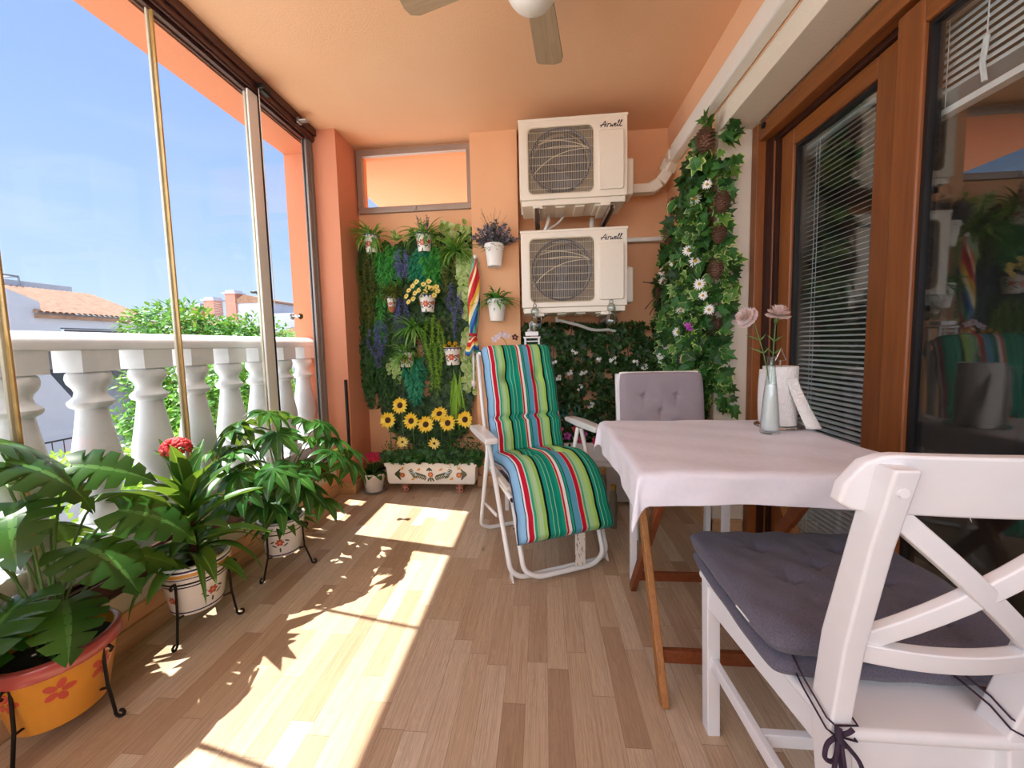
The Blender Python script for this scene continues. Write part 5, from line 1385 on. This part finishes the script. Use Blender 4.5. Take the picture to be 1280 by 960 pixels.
# ------------------------------------------------------------------ vertical garden on the alcove wall
rr=random.Random(77)
GRP='artificial trailing plants on the alcove wall'
YW=2.815
def hthing(label,mat,specs,cat='trailing plant',name='trailing_plant'):
    b=MB()
    for s in specs: hang(b,*s,rr=rr)
    o=b.build(name,mat); tag(o,label,cat,GRP); return o
hthing('olive moss-like trail at the far left, hanging under the first painted pot',LM['moss'],[(-1.30,YW-.04,1.80,.98,.15,2200,.028,.008,'moss')])
hthing('trailing plant with dark round leaves hanging low at the left edge of the green wall',LM['dark'],[(-1.33,YW,1.30,.56,.15,520,.034,.032,'round')])
hthing('bright green fern trail right of the olive moss trail',LM['fern'],[(-1.13,YW-.02,1.82,1.38,.15,800,.055,.014,'fern')])
hthing('green fern trail hanging beside the tiny orange-footed pot',LM['fern'],[(-1.20,YW,1.50,1.05,.09,520,.050,.013,'fern')])
hthing('lavender-blue trail in the upper middle of the green wall',LM['lav'],[(-1.01,YW-.06,1.76,1.48,.09,620,.026,.009,'moss')])
hthing('lavender-blue trail between the tiny pot and the yellow-flowered pot',LM['lav'],[(-1.03,YW-.06,1.44,1.10,.09,560,.026,.009,'moss')])
hthing('purple-blue trail low at the left, above the leftmost sunflower',LM['lav'],[(-1.215,YW-.07,1.26,.88,.10,760,.026,.009,'moss')])
hthing('blue-green fern trail under the red-painted pot',LM['teal'],[(-.90,YW-.02,1.80,1.40,.12,620,.055,.013,'fern')])
hthing('emerald fern trail right of the red-painted pot',LM['fern'],[(-.78,YW-.02,1.80,1.42,.11,600,.055,.014,'fern')])
hthing('olive moss trail in the upper right of the green wall',LM['moss'],[(-.67,YW-.04,1.88,1.34,.11,1400,.028,.008,'moss')])
hthing('chain of pale round leaves hanging down the right edge of the green wall',LM['round'],[(-.535,YW-.02,1.78,1.18,.09,190,.048,.044,'round')])
hthing('pale round-leaved trail low on the right edge, behind the umbrella',LM['round'],[(-.53,YW-.02,1.20,.66,.08,170,.048,.044,'round')])
hthing('lime asparagus-fern trail in the lower middle of the green wall',LM['lime'],[(-.79,YW-.05,1.28,.60,.13,2600,.024,.009,'moss')])
hthing('blue-green fern trail below the white pot with striped leaves',LM['teal'],[(-.95,YW-.03,.98,.60,.12,640,.055,.013,'fern')])
hthing('small round-leaved trail left of the striped-leaf pot',LM['round'],[(-1.10,YW-.02,1.0,.76,.08,60,.032,.030,'round')])
hthing('pale green strap leaves hanging beneath the pot of yellow roses',LM['lime'],[(-.64,YW-.01,.90,.58,.11,60,.26,.014,'strap')])
hthing('dark green fern trail at the lower left behind the sunflowers',LM['dark'],[(-1.16,YW,1.10,.45,.16,900,.036,.014,'fern')])
hthing('violet trail beside the yellow rose pot, upper part',LM['lav'],[(-.62,YW-.06,1.50,1.10,.08,520,.026,.009,'moss')])
hthing('violet trail low on the right behind the sunflowers',LM['lav'],[(-.565,YW-.02,.85,.55,.06,260,.020,.007,'moss')])
hthing('dark leafy trailing plant covering the wall behind everything at the left',LM['ivydark'],[(-1.15,YW+.02,1.86,.36,.46,2300,.05,.028,'ivy')])
hthing('dark leafy trailing plant covering the wall behind everything at the right',LM['ivydark'],[(-.72,YW+.02,1.92,.36,.46,2300,.05,.028,'ivy')])
hthing('thicket of dark ivy low on the wall right behind the sunflowers',LM['ivydark'],[(-.85,YW+.01,.72,.22,.62,1500,.045,.03,'ivy')])
def bthing(label,mat,c,n,L_,W_,el,bend=1.1,shape='st',cat='leafy sprig',name='leafy_sprig',az=(PI,2*PI)):
    b=MB(); bush(b,c,n,L_,W_,el,az,bend,shape,6,.15,rr,.02); o=b.build(name,mat,smooth=False); tag(o,label,cat,GRP); return o
bthing('bright lance-leaved sprig at the upper right of the green wall',LM['spider'],(-.61,2.74,1.72),60,.20,.022,(-.5,1.1))
bthing('bright green lance-leaved sprig in the centre above the striped-leaf pot',LM['spider'],(-.95,2.74,1.19),60,.19,.022,(-.6,1.0))
bthing('twiggy sprig with lilac-edged leaves between the two top pots',LM['round'],(-1.06,2.78,1.84),16,.09,.035,(-.2,1.3),.5,'ov')
o=MB()
for q in range(70):
    x=rr.uniform(-.77,-.51); z=1.93-.14*rr.random(); o.leaf((x,2.79,z),(rr.uniform(-1,1),-.3,rr.uniform(-.8,.6)),(rr.uniform(-.4,.4),-1,.2),.045,.04,.4,.1,6,'rd')
tag(o.build('leafy_sprig',LM['round']),'rounded cream-edged leaves along the top right under the transom window','leafy sprig',GRP)
bthing('grey-green spiky sprig above the tiny orange-footed pot',LM['moss'],(-1.10,2.74,1.44),60,.14,.014,(-.2,1.3))
# painted pots hung on the wall
def wallpot(label,x,z,r,h,plantfn,body=GL,motif=True,foot=None,cat='wall pot'):
    r*=1.1; h*=1.08; t=thing('wall_pot',label,cat,(x,2.740,z-.004),group='painted pots on the green wall')
    p,pr=pot(t,r,h,body)
    if motif:
        bands(pr,p,(h*.985-.004,),NAVY,.004); 
        flower_motif(pr,p,-PI/2,h*.45,r*.42,True); flower_motif(pr,p,-PI/2-1.0,h*.5,r*.28,True); flower_motif(pr,p,-PI/2+1.0,h*.5,r*.28,True)
        b=MB()
        for k in range(7): ellip(b,pr,-PI/2-1.2+.4*k,h*.88,r*.10,r*.07,.6)
        b.build('painted_spots',NAVY,p)
    if foot: MB().lathe([(r*.3,-.02),(r*.71,0),(r*.80,h*.25)],24,cap=False).build('terracotta_foot',TERR,p,smooth=True)
    MB().box((-.008,r*.7,h*.6),(.008,.088,h*.68)).build('wall_hook',M['dark'],p)
    plantfn(t,r,h)
    return t
def pl_spider(mat,n,L_,W_,el=(.1,1.3),extra=None):
    def f(t,r,h):
        b=MB(); bush(b,(0,0,h*.8),n,L_,W_,el,(PI*.95,PI*2.05),1.7,'st',6,.2,rr,.03); b.build('foliage',mat,t)
        if extra: extra(t,r,h)
    return f
def lavs(t,r,h):
    b=MB()
    for k in range(6):
        x=rr.uniform(-.03,.03); p0=Vector((x,-.01,h*.8)); p1=Vector((x*2,-.03,h+.10+rr.uniform(-.02,.02)))
        b.tube([p0,p1],.0012,4)
        for q in range(26):
            u=.45+.55*q/26; b.leaf(p0.lerp(p1,u),rv()+Vector((0,0,.4)),rv(),.014,.008,.3,.1,1,'la')
    b.build('lavender_spikes',LM['lavgrey'],t)
wallpot('painted pot with drooping variegated spider plant, top left of the green wall',-1.232,1.745,.052,.118,pl_spider(LM['spider'],90,.20,.014,(-.3,1.4)))
wallpot('painted pot with red flower motif, grasses and lavender, top centre of the green wall',-.838,1.735,.056,.120,pl_spider(LM['spider'],70,.20,.015,(.1,1.4),lavs))
wallpot('tiny painted pot with orange foot, left of the yellow daisies',-1.100,1.33,.034,.085,pl_spider(LM['moss'],26,.09,.01),foot=True)
def daisies(t,r,h):
    pts=[(-.14,.02),(-.12,.06),(-.125,-.02),(-.09,.09),(-.075,.04),(-.06,.12),(-.045,.06),(-.01,.10),(.0,.05),(.03,.12),(.05,.07),(.085,.08),(.09,.05),(-.02,.02),(.065,.02),(-.09,.0),(.02,.08)]
    g=MB(); bush(g,(0,0,h*.8),40,.11,.016,(.2,1.4),(PI,2*PI),.9,'la',5,.2,rr,.03)
    for x,z in pts: g.tube(bez((0,0,h*.7),(x*.4,-.02,h),(x,-.045,h*.75+z),5),.0012,4)
    g.build('foliage',LM['dark'],t)
    for x,z in pts:
        b=MB(); q=Vector((x,-.05,h*.75+z)); daisy(b,q,(x*3,-1,.4),.021,11,.45,.2,0,rr); b.mi=1; b.sphere(q+Vector((0,-.004,0)),.005,8,5); b.build('yellow_daisy',[PM['paley'],PM['yc']],t)
wallpot('painted pot overflowing with pale yellow daisies in the middle of the green wall',-.830,1.305,.058,.115,daisies)
wallpot('painted pot with arching striped grass leaves, lower centre of the green wall',-1.005,.905,.058,.110,pl_spider(LM['spider'],80,.19,.014,(-.2,1.4)))
def roses(t,r,h):
    g=MB(); bush(g,(0,0,h*.85),40,.06,.03,(.0,1.2),(PI*.9,2*PI*1.05),.5,'ov',4,.2,rr,.03); g.build('foliage',LM['dark'],t)
    for k,(x,z) in enumerate(((-.045,.01),(-.012,.03),(.03,.028),(.045,.0),(0.01,.005))):
        b=MB(); q=Vector((x,-.03,h+z))
        for ring in range(3):
            for j in range(6):
                a=j*1.05+ring*.5; d=Vector((math.cos(a),-.35-.4*ring,math.sin(a))); b.leaf(q,d,Vector((-math.cos(a)*.5,-1,-math.sin(a)*.5)),.022-.004*ring,.022,-.9,.1,4,'ov')
        b.build('yellow_rose',PM['yellow'],t)
wallpot('painted pot with blue and red pattern holding yellow roses, lower right of the green wall',-.655,.915,.060,.118,roses)
# ------------------------------------------------------------------ pots on the column
def colpot(label,x,z,fn):
    t=thing('wall_pot',label,'wall pot',(x,2.648,z),group='plain white pots on the column')
    r,h=.068,.150; p,pr=pot(t,r,h,plain('matt_white_ceramic','f0ece6',.45,var=.02)); MB().box((-.008,r*.7,h*.6),(.008,.082,h*.68)).build('wall_hook',M['dark'],p); fn(t,r,h)
def lavplant(t,r,h):
    b=MB(); st=MB()
    for k in range(44):
        a=rr.uniform(0,2*PI); e=rr.uniform(.3,1.5); L_=rr.uniform(.10,.20); d=Vector((math.cos(a)*math.cos(e)*1.0,-abs(math.sin(a))*math.cos(e)*.7+.1,math.sin(e)))
        p0=Vector((0,0,h*.8)); p1=p0+d*L_; st.tube([p0,p1],.0012,3)
        for q in range(40):
            u=.3+.7*q/40; b.leaf(p0.lerp(p1,u),rv()+d*.6,rv(),.024,.013,.3,.1,1,'la')
    b.build('lavender_spikes',LM['lavgrey'],t)
    bush(st,(0,0,h*.8),70,.10,.012,(.0,1.2),(PI*.9,2.1*PI),.8,'la',3,.1,rr,.03)
    for k in range(14):
        a=rr.uniform(0,PI*2); st.tube(bez((0,0,h*.8),(math.cos(a)*.03,-.02,h+.1),(math.cos(a)*.12,-.03,h+rr.uniform(.12,.24)),5),.0008,3)
    st.build('foliage',LM['ivydark'],t)
colpot('white pot of grey-purple lavender on the column, the upper one',-.318,1.590,lavplant)
def fernpl(t,r,h):
    b=MB()
    for k in range(34):
        a=rr.uniform(PI*.9,PI*2.1); e=rr.uniform(.2,1.35); L_=rr.uniform(.14,.22); d=Vector((math.cos(a)*math.cos(e),math.sin(a)*math.cos(e)*.7,math.sin(e)))
        pts=[Vector((0,0,h*.85))+d*(L_*t_2)+Vector((0,0,-.10*t_2*t_2)) for t_2 in [q/12 for q in range(13)]]
        b.tube(pts,.001,3)
        for q in range(1,13):
            for s in (-1,1):
                sd=d.cross(Vector((0,0,1))).normalized()*s; b.leaf(pts[q],sd+d*.6,(0,-.5,1),.036*(1-.05*q),.010,.3,.1,1,'la')
    bush(b,(0,0,h*.85),46,.14,.018,(-.1,1.3),(PI*.9,2.1*PI),1.2,'la',4,.1,rr,.03)
    b.build('foliage',LM['fern'],t)
colpot('white pot of bright green fern on the column, the lower one',-.310,1.215,fernpl)
# ------------------------------------------------------------------ folded rainbow parasol
um=thing('beach_parasol','folded rainbow-striped parasol hanging on the left edge of the column','parasol',(-.455,2.66,0))
def rainbow():
    t=NT('rainbow_cloth'); sp=t.n('ShaderNodeSeparateXYZ'); t.l(t.coord('UV'),sp.inputs[0])
    f=t.math('FRACT',t.math('ADD',sp.outputs[0],t.math('MULTIPLY',sp.outputs[1],.9)))
    cs=['c8252e','c8252e','e8b23a','f0dfae','2f7fb0','2a3f9a','3a9a78','7ab8a0','c8252e','e8d9a8']
    t.base(t.ramp(f,[(k/len(cs),srgb(c)) for k,c in enumerate(cs)],'CONSTANT'),.8); return t.mat
RB=rainbow()
b=MB()
def canopy(u,v):
    z=1.655-.53*v; a=2*PI*u
    if v<.88: r_=.010+.028*math.sin(PI*min(1,v*.9))**.8*1.05+.006*math.sin(5*a+9*v)
    else: r_=.026+.006*math.sin(5*a)
    return (-.03*v+r_*math.cos(a),r_*.8*math.sin(a),z)
b.grid(canopy,30,24,True); b.build('canopy',RB,um,smooth=True)
b=MB()
def skirt(u,v):
    z=1.125-.13*v; a=2*PI*u; r_=.022+.030*v+.012*math.sin(6*a+3)*v
    return (-.03-.012*v+r_*math.cos(a),r_*.8*math.sin(a),z+.02*math.sin(4*a)*v)
b.grid(skirt,40,8,True); b.build('canopy_hem',RB,um,smooth=True,solid=.001)
MB().lathe([(.0,0),(.011,.002),(.012,.025),(0,.030)],14,(0,0,1.65)).build('tip_cap',M['white'],um,smooth=True)
MB().tube([(-.03,0,1.15),(-.036,0,.74)],.008,10).build('pole',M['white_gloss'],um,smooth=True)
MB().tube([(-.036,-.0,.80),(-.036,0,.76)],.016,12).build('locking_collar',M['white'],um,smooth=True)
MB().tube([(-.031,0,1.135),(-.031,0,1.115)],.030,14).build('tie_strap',plain('red_strap','b3202c',.7),um,smooth=True)
MB().tube([(0,0,1.66),(.0,.055,1.67)],.003,6).build('hook',M['dark'],um)
# ------------------------------------------------------------------ ivy screen under the units
rr=random.Random(99)
t_=thing('ivy_screen','dark artificial ivy screen with small white blossoms under the lower air conditioner','ivy screen',(.36,2.81,0))
b=MB()
for k in range(5200):
    x=rr.uniform(-.50,.52); z=rr.uniform(.02,1.19); 
    if math.sin(x*23+2)*math.sin(z*21)>.72 and rr.random()<.9: continue
    d=Vector((rr.uniform(-1,1),rr.uniform(-.9,.2),rr.uniform(-1,.7)))
    s=rr.choice((.022,.03,.045)); b.leaf((x,-rr.uniform(.0,.06),z),d,Vector((rr.uniform(-.6,.6),-1,rr.uniform(-.2,.8))),s,s*.85,.4,.1,4,'iv')
b.build('foliage',LM['ivydark'],t_)
b=MB()
for k in range(9):
    x=-.48+k*.12; b.bar((x,.005,.0),(x+.10,.005,1.2),.006,.006); b.bar((x+.10,.002,.0),(x,.002,1.2),.006,.006)
b.build('lattice',M['teak_dark'],t_)
for (x,z) in ((-.47+.02,1.14),(-.13,.98),(-.17,.84),(-.07,.84),(.05,.93),(-.10,.73),(.18,.76),(.14,.92),(.30,.90),(.36,.87),(-.28,.92),(-.24,.80),(-.02,.60)):
    b=MB()
    for q in range(5): daisy(b,(x+rr.uniform(-.02,.02),-.07,z+rr.uniform(-.018,.018)),(rr.uniform(-.4,.4),-1,.1),.011,5,.7,.2,0,rr)
    b.build('white_blossom',PM['white'],t_)
# ------------------------------------------------------------------ corner garland
t_=thing('corner_garland','large cascading garland of ivy, daisies and pine cones in the corner by the door','garland',(.90,2.3,0))
X0=.90; 
def G(x,y,z): return (x-X0,y-2.3,z)
b=MB(); bv=MB()
def ok(y,z):
    return z<2.16-.72*(y-2.05)/.8+rr.uniform(-.05,.03)
for k in range(2700):
    y=rr.uniform(2.03,2.84); z=.60+1.54*rr.random()
    if not ok(y,z): continue
    if y>2.55 and z<.9 and rr.random()<.4: continue
    x=.872-rr.random()**1.5*(.09 if y<2.6 else .06)
    d=Vector((rr.uniform(-.8,.2),rr.uniform(-1,1),rr.uniform(-1,.6))); up=Vector((-1,-rr.uniform(.2,1.4),rr.uniform(-.1,.8)))
    s=rr.choice((.04,.055,.07,.085)); (bv if rr.random()<.28 else b).leaf(G(x,y,z),d,up,s,s*rr.uniform(.7,.95),rr.uniform(.2,.9),.12,4,rr.choice(('iv','iv','ov')))
# part that wraps the white pier face
for k in range(170):
    z=.68+1.42*rr.random(); wid=.085*(.35+.65*math.sin((z-.4)*5.1)**2)
    x=.885+rr.random()**1.3*wid; y=2.035-rr.uniform(0,.05)
    d=Vector((rr.uniform(-.6,1),rr.uniform(-.5,.1),rr.uniform(-1,.6))); up=Vector((rr.uniform(-.5,.4),-1,rr.uniform(0,.8)))
    s=rr.choice((.045,.06,.075)); (bv if rr.random()<.4 else b).leaf(G(x,y,z),d,up,s,s*.88,.4,.12,4,'iv')
b.build('dark_ivy',LM['ivy'],t_); bv.build('variegated_ivy',LM['ivyv'],t_)
b=MB()
for k in range(2200):
    s=k%5; y=2.12+.09*s+rr.uniform(-.03,.03); z=1.85-.06*s-rr.random()*1.1
    if ok(y,z): b.leaf(G(.83-rr.random()*.03,y,z),rv(),rv()+Vector((-.5,-1,0)),.016,.010,.3,.1,1,'ov')
b.build('fine_green_sprays',LM['lime'],t_)
b=MB()
for (p0,p1,p2) in (((.84,2.06,2.16),(.84,2.45,2.05),(.84,2.78,1.45)),((.85,2.05,2.14),(.82,2.2,1.9),(.84,2.42,1.55)),((.90,2.04,1.75),(.80,2.3,1.8),(.83,2.2,1.2)),((.90,2.02,1.25),(.85,2.05,1.1),(.86,2.2,.85)),((.80,2.6,1.45),(.74,2.7,1.44),(.70,2.72,1.46)),((.80,2.6,1.38),(.74,2.7,1.32),(.71,2.7,1.27)),((.80,2.6,1.36),(.76,2.7,1.28),(.74,2.7,1.23))):
    b.tube([G(*q) for q in bez(p0,p1,p2,10)],.003,5)
b.build('vine_stems',plain('brown_vine','5a4034',.8),t_,smooth=True)
CONE=plain('pine_cone_scale','8d6650',.8,var=.25,nscale=60)
def cone(c,L_,r_,ax=(0,0,-1)):
    b=MB(); ax=Vector(ax).normalized(); u=ax.orthogonal().normalized(); v=ax.cross(u); c=Vector(c)
    nsc=110
    for k in range(nsc):
        t=k/nsc; a=k*2.39996; rad=r_*math.sin(PI*(.16+.80*t))**.75; d=u*math.cos(a)+v*math.sin(a)
        q=c+ax*(L_*t)+d*rad*.50
        b.leaf(q,d+ax*.25,ax*-1+d*.5,rad*.60+.004,.020,-.6,.15,3,'ov')
    b.sphere(c+ax*L_*.5,r_*.62,10,8,(1,1,L_/r_*.62)) if abs(ax.z)>.9 else b.sphere(c+ax*L_*.5,r_*.7,10,8)
    return b
for (x,y,z,L_,r_) in ((.825,2.04,2.09,.115,.048),(.80,2.42,1.90,.10,.038),(.79,2.48,1.76,.12,.040),(.875,1.97,1.76,.10,.036),(.865,1.97,1.60,.085,.031),(.855,1.97,1.44,.10,.036),(.80,2.46,1.50,.075,.036),(.79,2.62,1.40,.07,.034),(.875,2.00,1.16,.06,.028)):
    cone(G(x,y,z),L_,r_).build('pine_cone',CONE,t_)
for (x,y,z,r_) in ((.80,2.10,1.78,.030),(.82,2.0,1.81,.024),(.79,2.15,1.53,.030),(.80,2.08,1.46,.032),(.80,2.42,1.52,.024),(.79,2.60,1.50,.026),(.79,2.58,1.44,.026),(.79,2.0,1.33,.028),(.80,1.98,1.27,.022),(.79,2.25,1.22,.026),(.79,2.30,1.10,.028),(.80,2.35,1.05,.022),(.83,1.98,1.20,.026),(.79,2.5,1.02,.024),(.79,2.60,.92,.024),(.80,2.66,.95,.022)):
    b=MB(); q=Vector(G(x,y,z)); daisy(b,q,(-.5,-1,.1),r_,14,.3,.1,0,rr); b.mi=1; b.sphere(q+Vector((-.002,-.004,0)),r_*.26,8,5); b.build('white_daisy',[PM['white'],PM['yc']],t_)
for (x,y,z) in ((.79,2.12,1.12),(.79,2.2,.95),(.79,2.3,.80)):
    b=MB()
    for q in range(6): daisy(b,Vector(G(x,y,z))+rv(.012),(-.5,-1,.2)+tuple() if False else (-.5,-1,.2),.016,6,.6,.3,0,rr)
    b.build('purple_flower',PM['purple'],t_)
# ------------------------------------------------------------------ glass hangers and lantern
M['bulbglass']=glassmat('smoky_bulb_glass',(.72,.78,.76,1),1.5,4.5)
def bulb(label,x,y,z):
    t=thing('glass_hanger',label,'glass ornament',(x,y,z),group='glass hanging ornaments')
    MB().lathe([(0,-.046),(.022,-.042),(.036,-.025),(.040,-.004),(.034,.018),(.020,.034),(.016,.046),(.026,.062),(.028,.080),(.020,.098),(.012,.106)],28,cap=False).build('glass_bulb',M['bulbglass'],t,smooth=True)
    b=MB(); bush(b,(0,0,-.03),22,.03,.012,(.2,1.4),(0,2*PI),.6,'ov',3,.1,rr,.012); b.build('moss_inside',LM['fern'],t)
    MB().tube([(.010*math.cos(a),0,.114+.012*math.sin(a)) for a in [k*PI/6 for k in range(12)]],.0018,5,closed=True).build('wire_loop',M['dark'],t)
    MB().tube([(0,0,.124),(0,0,.150)],.0012,4).build('string',M['dark'],t)
bulb('clear glass bulb with a green sprig hanging above the recliner headrest',-.042,2.40,1.175)
bulb('clear glass bulb hanging under the right end of the lower air conditioner',.428,2.40,1.185)
t_=thing('wooden_lantern','small white slatted lantern standing behind the recliner headrest','lantern',(-.062,2.36,.950))
MB().box((-.052,-.04,.135),(.052,.04,.145)).box((-.040,-.032,.150),(.040,.032,.175)).box((-.052,-.04,.0),(.052,.04,.012)).build('top_and_base',M['white'],t_,bevel=.002)
for x in (-.042,.042):
    for y in (-.03,.03): MB().box((x-.005,y-.005,.012),(x+.005,y+.005,.135)).build('post',M['white'],t_)
b=MB()
for k in range(4): b.box((-.045,-.034,.03+.028*k),(.045,-.030,.036+.028*k))
b.build('slats',M['white'],t_)
MB().tube([(-.014,0,.175),(-.012,0,.225),(0,0,.24),(.012,0,.225),(.014,0,.175)],.0022,6).build('handle',M['white'],t_,smooth=True)
t_=thing('plant_table','slim white side table hidden behind the recliner carrying the lantern','side table',(-.10,2.42,0))
MB().box((-.16,-.11,.930),(.12,.11,.949)).build('table_top',M['white'],t_,bevel=.003)
for x in (-.14,.10):
    for y in (-.09,.09): MB().box((x-.012,y-.012,0),(x+.012,y+.012,.930)).build('leg',M['white'],t_)
t_=thing('orchid','pale lilac orchid blossoms just above the left shoulder of the recliner','flower',(-.22,2.42,.950))
MB().lathe([(.025,0),(.035,.06),(.032,.06),(.022,.008),(0,.008)],20,cap=False).build('pot',GL,t_,smooth=True)
b=MB().tube(bez((0,0,.02),(.01,0,.12),(-.05,-.02,.155),8),.002,5); b.build('stem',M['stemg'],t_)
for k,(x,z,m_) in enumerate(((-.06,.150,'lil'),(-.03,.165,'lil'),(-.08,.135,'lil'),(.0,.155,'lil'),(.05,.145,'dk'))):
    b=MB(); daisy(b,(x,-.03,z),(rr.uniform(-.4,.4),-1,.3),.022,5,.8,.1,0,rr)
    b.build('blossom',PM['lil'] if m_=='lil' and 'lil' in PM else PM.setdefault('lil',leafmat('lilac_petals','cbb4d8','e2d2e8','f0e6f2',.6,.3)) if m_=='lil' else leafmat('dark_plum_petals','3c1020','5a1830',trans=.1),t_)
# ------------------------------------------------------------------ white bench planter and petunias
t_=thing('bench_planter','pale grey-white planter trough on a low white stand behind the right armrest','planter',(.20,2.50,0))
MB().box((-.30,-.09,.285),(.42,.09,.295)).box((-.30,-.09,.295),(.42,-.075,.41)).box((-.30,.075,.295),(.42,.09,.41)).box((-.30,-.075,.295),(-.285,.075,.41)).box((.405,-.075,.295),(.42,.075,.41)).build('trough',M['white'],t_,bevel=.004)
MB().box((-.285,-.075,.36),(.405,.075,.39)).build('soil',M['soil'],t_)
MB().box((-.33,-.12,.262),(.45,.12,.284)).build('shelf',M['white'],t_,bevel=.003)
MB().box((-.31,-.10,.03),(.43,-.09,.262)).build('front_panel',plain('grey_panel','b9b7b4',.6),t_)
for x in (-.32,.44):
    for y in (-.11,.11): MB().box((x-.012,y-.012,0),(x+.012,y+.012,.262)).build('leg',M['white'],t_)
b=MB(); 
for k in range(620): b.leaf((rr.uniform(-.30,.42),rr.uniform(-.10,.09),.39+.13*rr.random()),rv()+Vector((0,-.3,.2)),rv()+Vector((0,-1,.5)),.034,.02,.4,.1,3,'ov')
pt_=thing('petunias','magenta and purple petunias in the white trough behind the right armrest','flowers',(.20,2.50,0)); b.build('foliage',LM['ivydark'],pt_)
for k,(x,z) in enumerate(((-.26,.50),(-.20,.53),(-.14,.54),(-.10,.50),(-.05,.46),(-.12,.445),(.0,.50),(.05,.47),(.10,.51),(.16,.48),(.22,.50),(.28,.47),(.04,.43),(-.2,.45),(.33,.50),(.13,.43))):
    b=MB(); daisy(b,(x,-.10,z),(rr.uniform(-.5,.5),-1,.3),.026,5,.95,.35,0,rr); b.build('petunia_bloom',PM['purple'] if k%3 else PM['pink'],pt_)
t_=thing('succulent','blue-green leafy sprig rising behind the petunias','plant',(.20,2.62,.285))
b=MB()
for k in range(26):
    a=rr.uniform(0,2*PI); e=rr.uniform(.3,1.5); L_=rr.uniform(.16,.30); d=Vector((math.cos(a)*math.cos(e),math.sin(a)*math.cos(e)*.4,math.sin(e))); p0=Vector((0,0,.05)); 
    for q in range(22): b.leaf(p0+d*(L_*(.3+.7*q/22)),rv()+d,rv()+Vector((0,-1,0)),.024,.012,.3,.1,2,'ov')
b.build('foliage',leafmat('blue_green_leaves','2f6a5c','4a8a78','7fae9c',trans=.15),t_)
# rolled poles standing beside the planter
for k,(x,y,zt,r_,lb_) in enumerate(((.352,2.24,.315,.018,'grey-green pole with brass cap standing behind the recliner legrest, the taller one'),(.385,2.12,.255,.022,'grey-green pole with a tan neck standing nearer the table, the shorter one'))):
    t_=thing('capped_pole',lb_,'pole',(x,y,0))
    MB().lathe([(0,0),(r_*.9,0),(r_,.02),(r_,zt*.72),(r_*.75,zt*.80),(r_*.72,zt*.86)],20).build('pole_body',plain('grey_green_sleeve','77786a',.5,var=.15),t_,smooth=True,autos=40)
    MB().lathe([(r_*.72,zt*.86),(r_*.8,zt*.87),(r_*.8,zt*.97),(0,zt)],20).build('cap',plain('tan_cap','b08c4c',.4,.3),t_,smooth=True,autos=40)
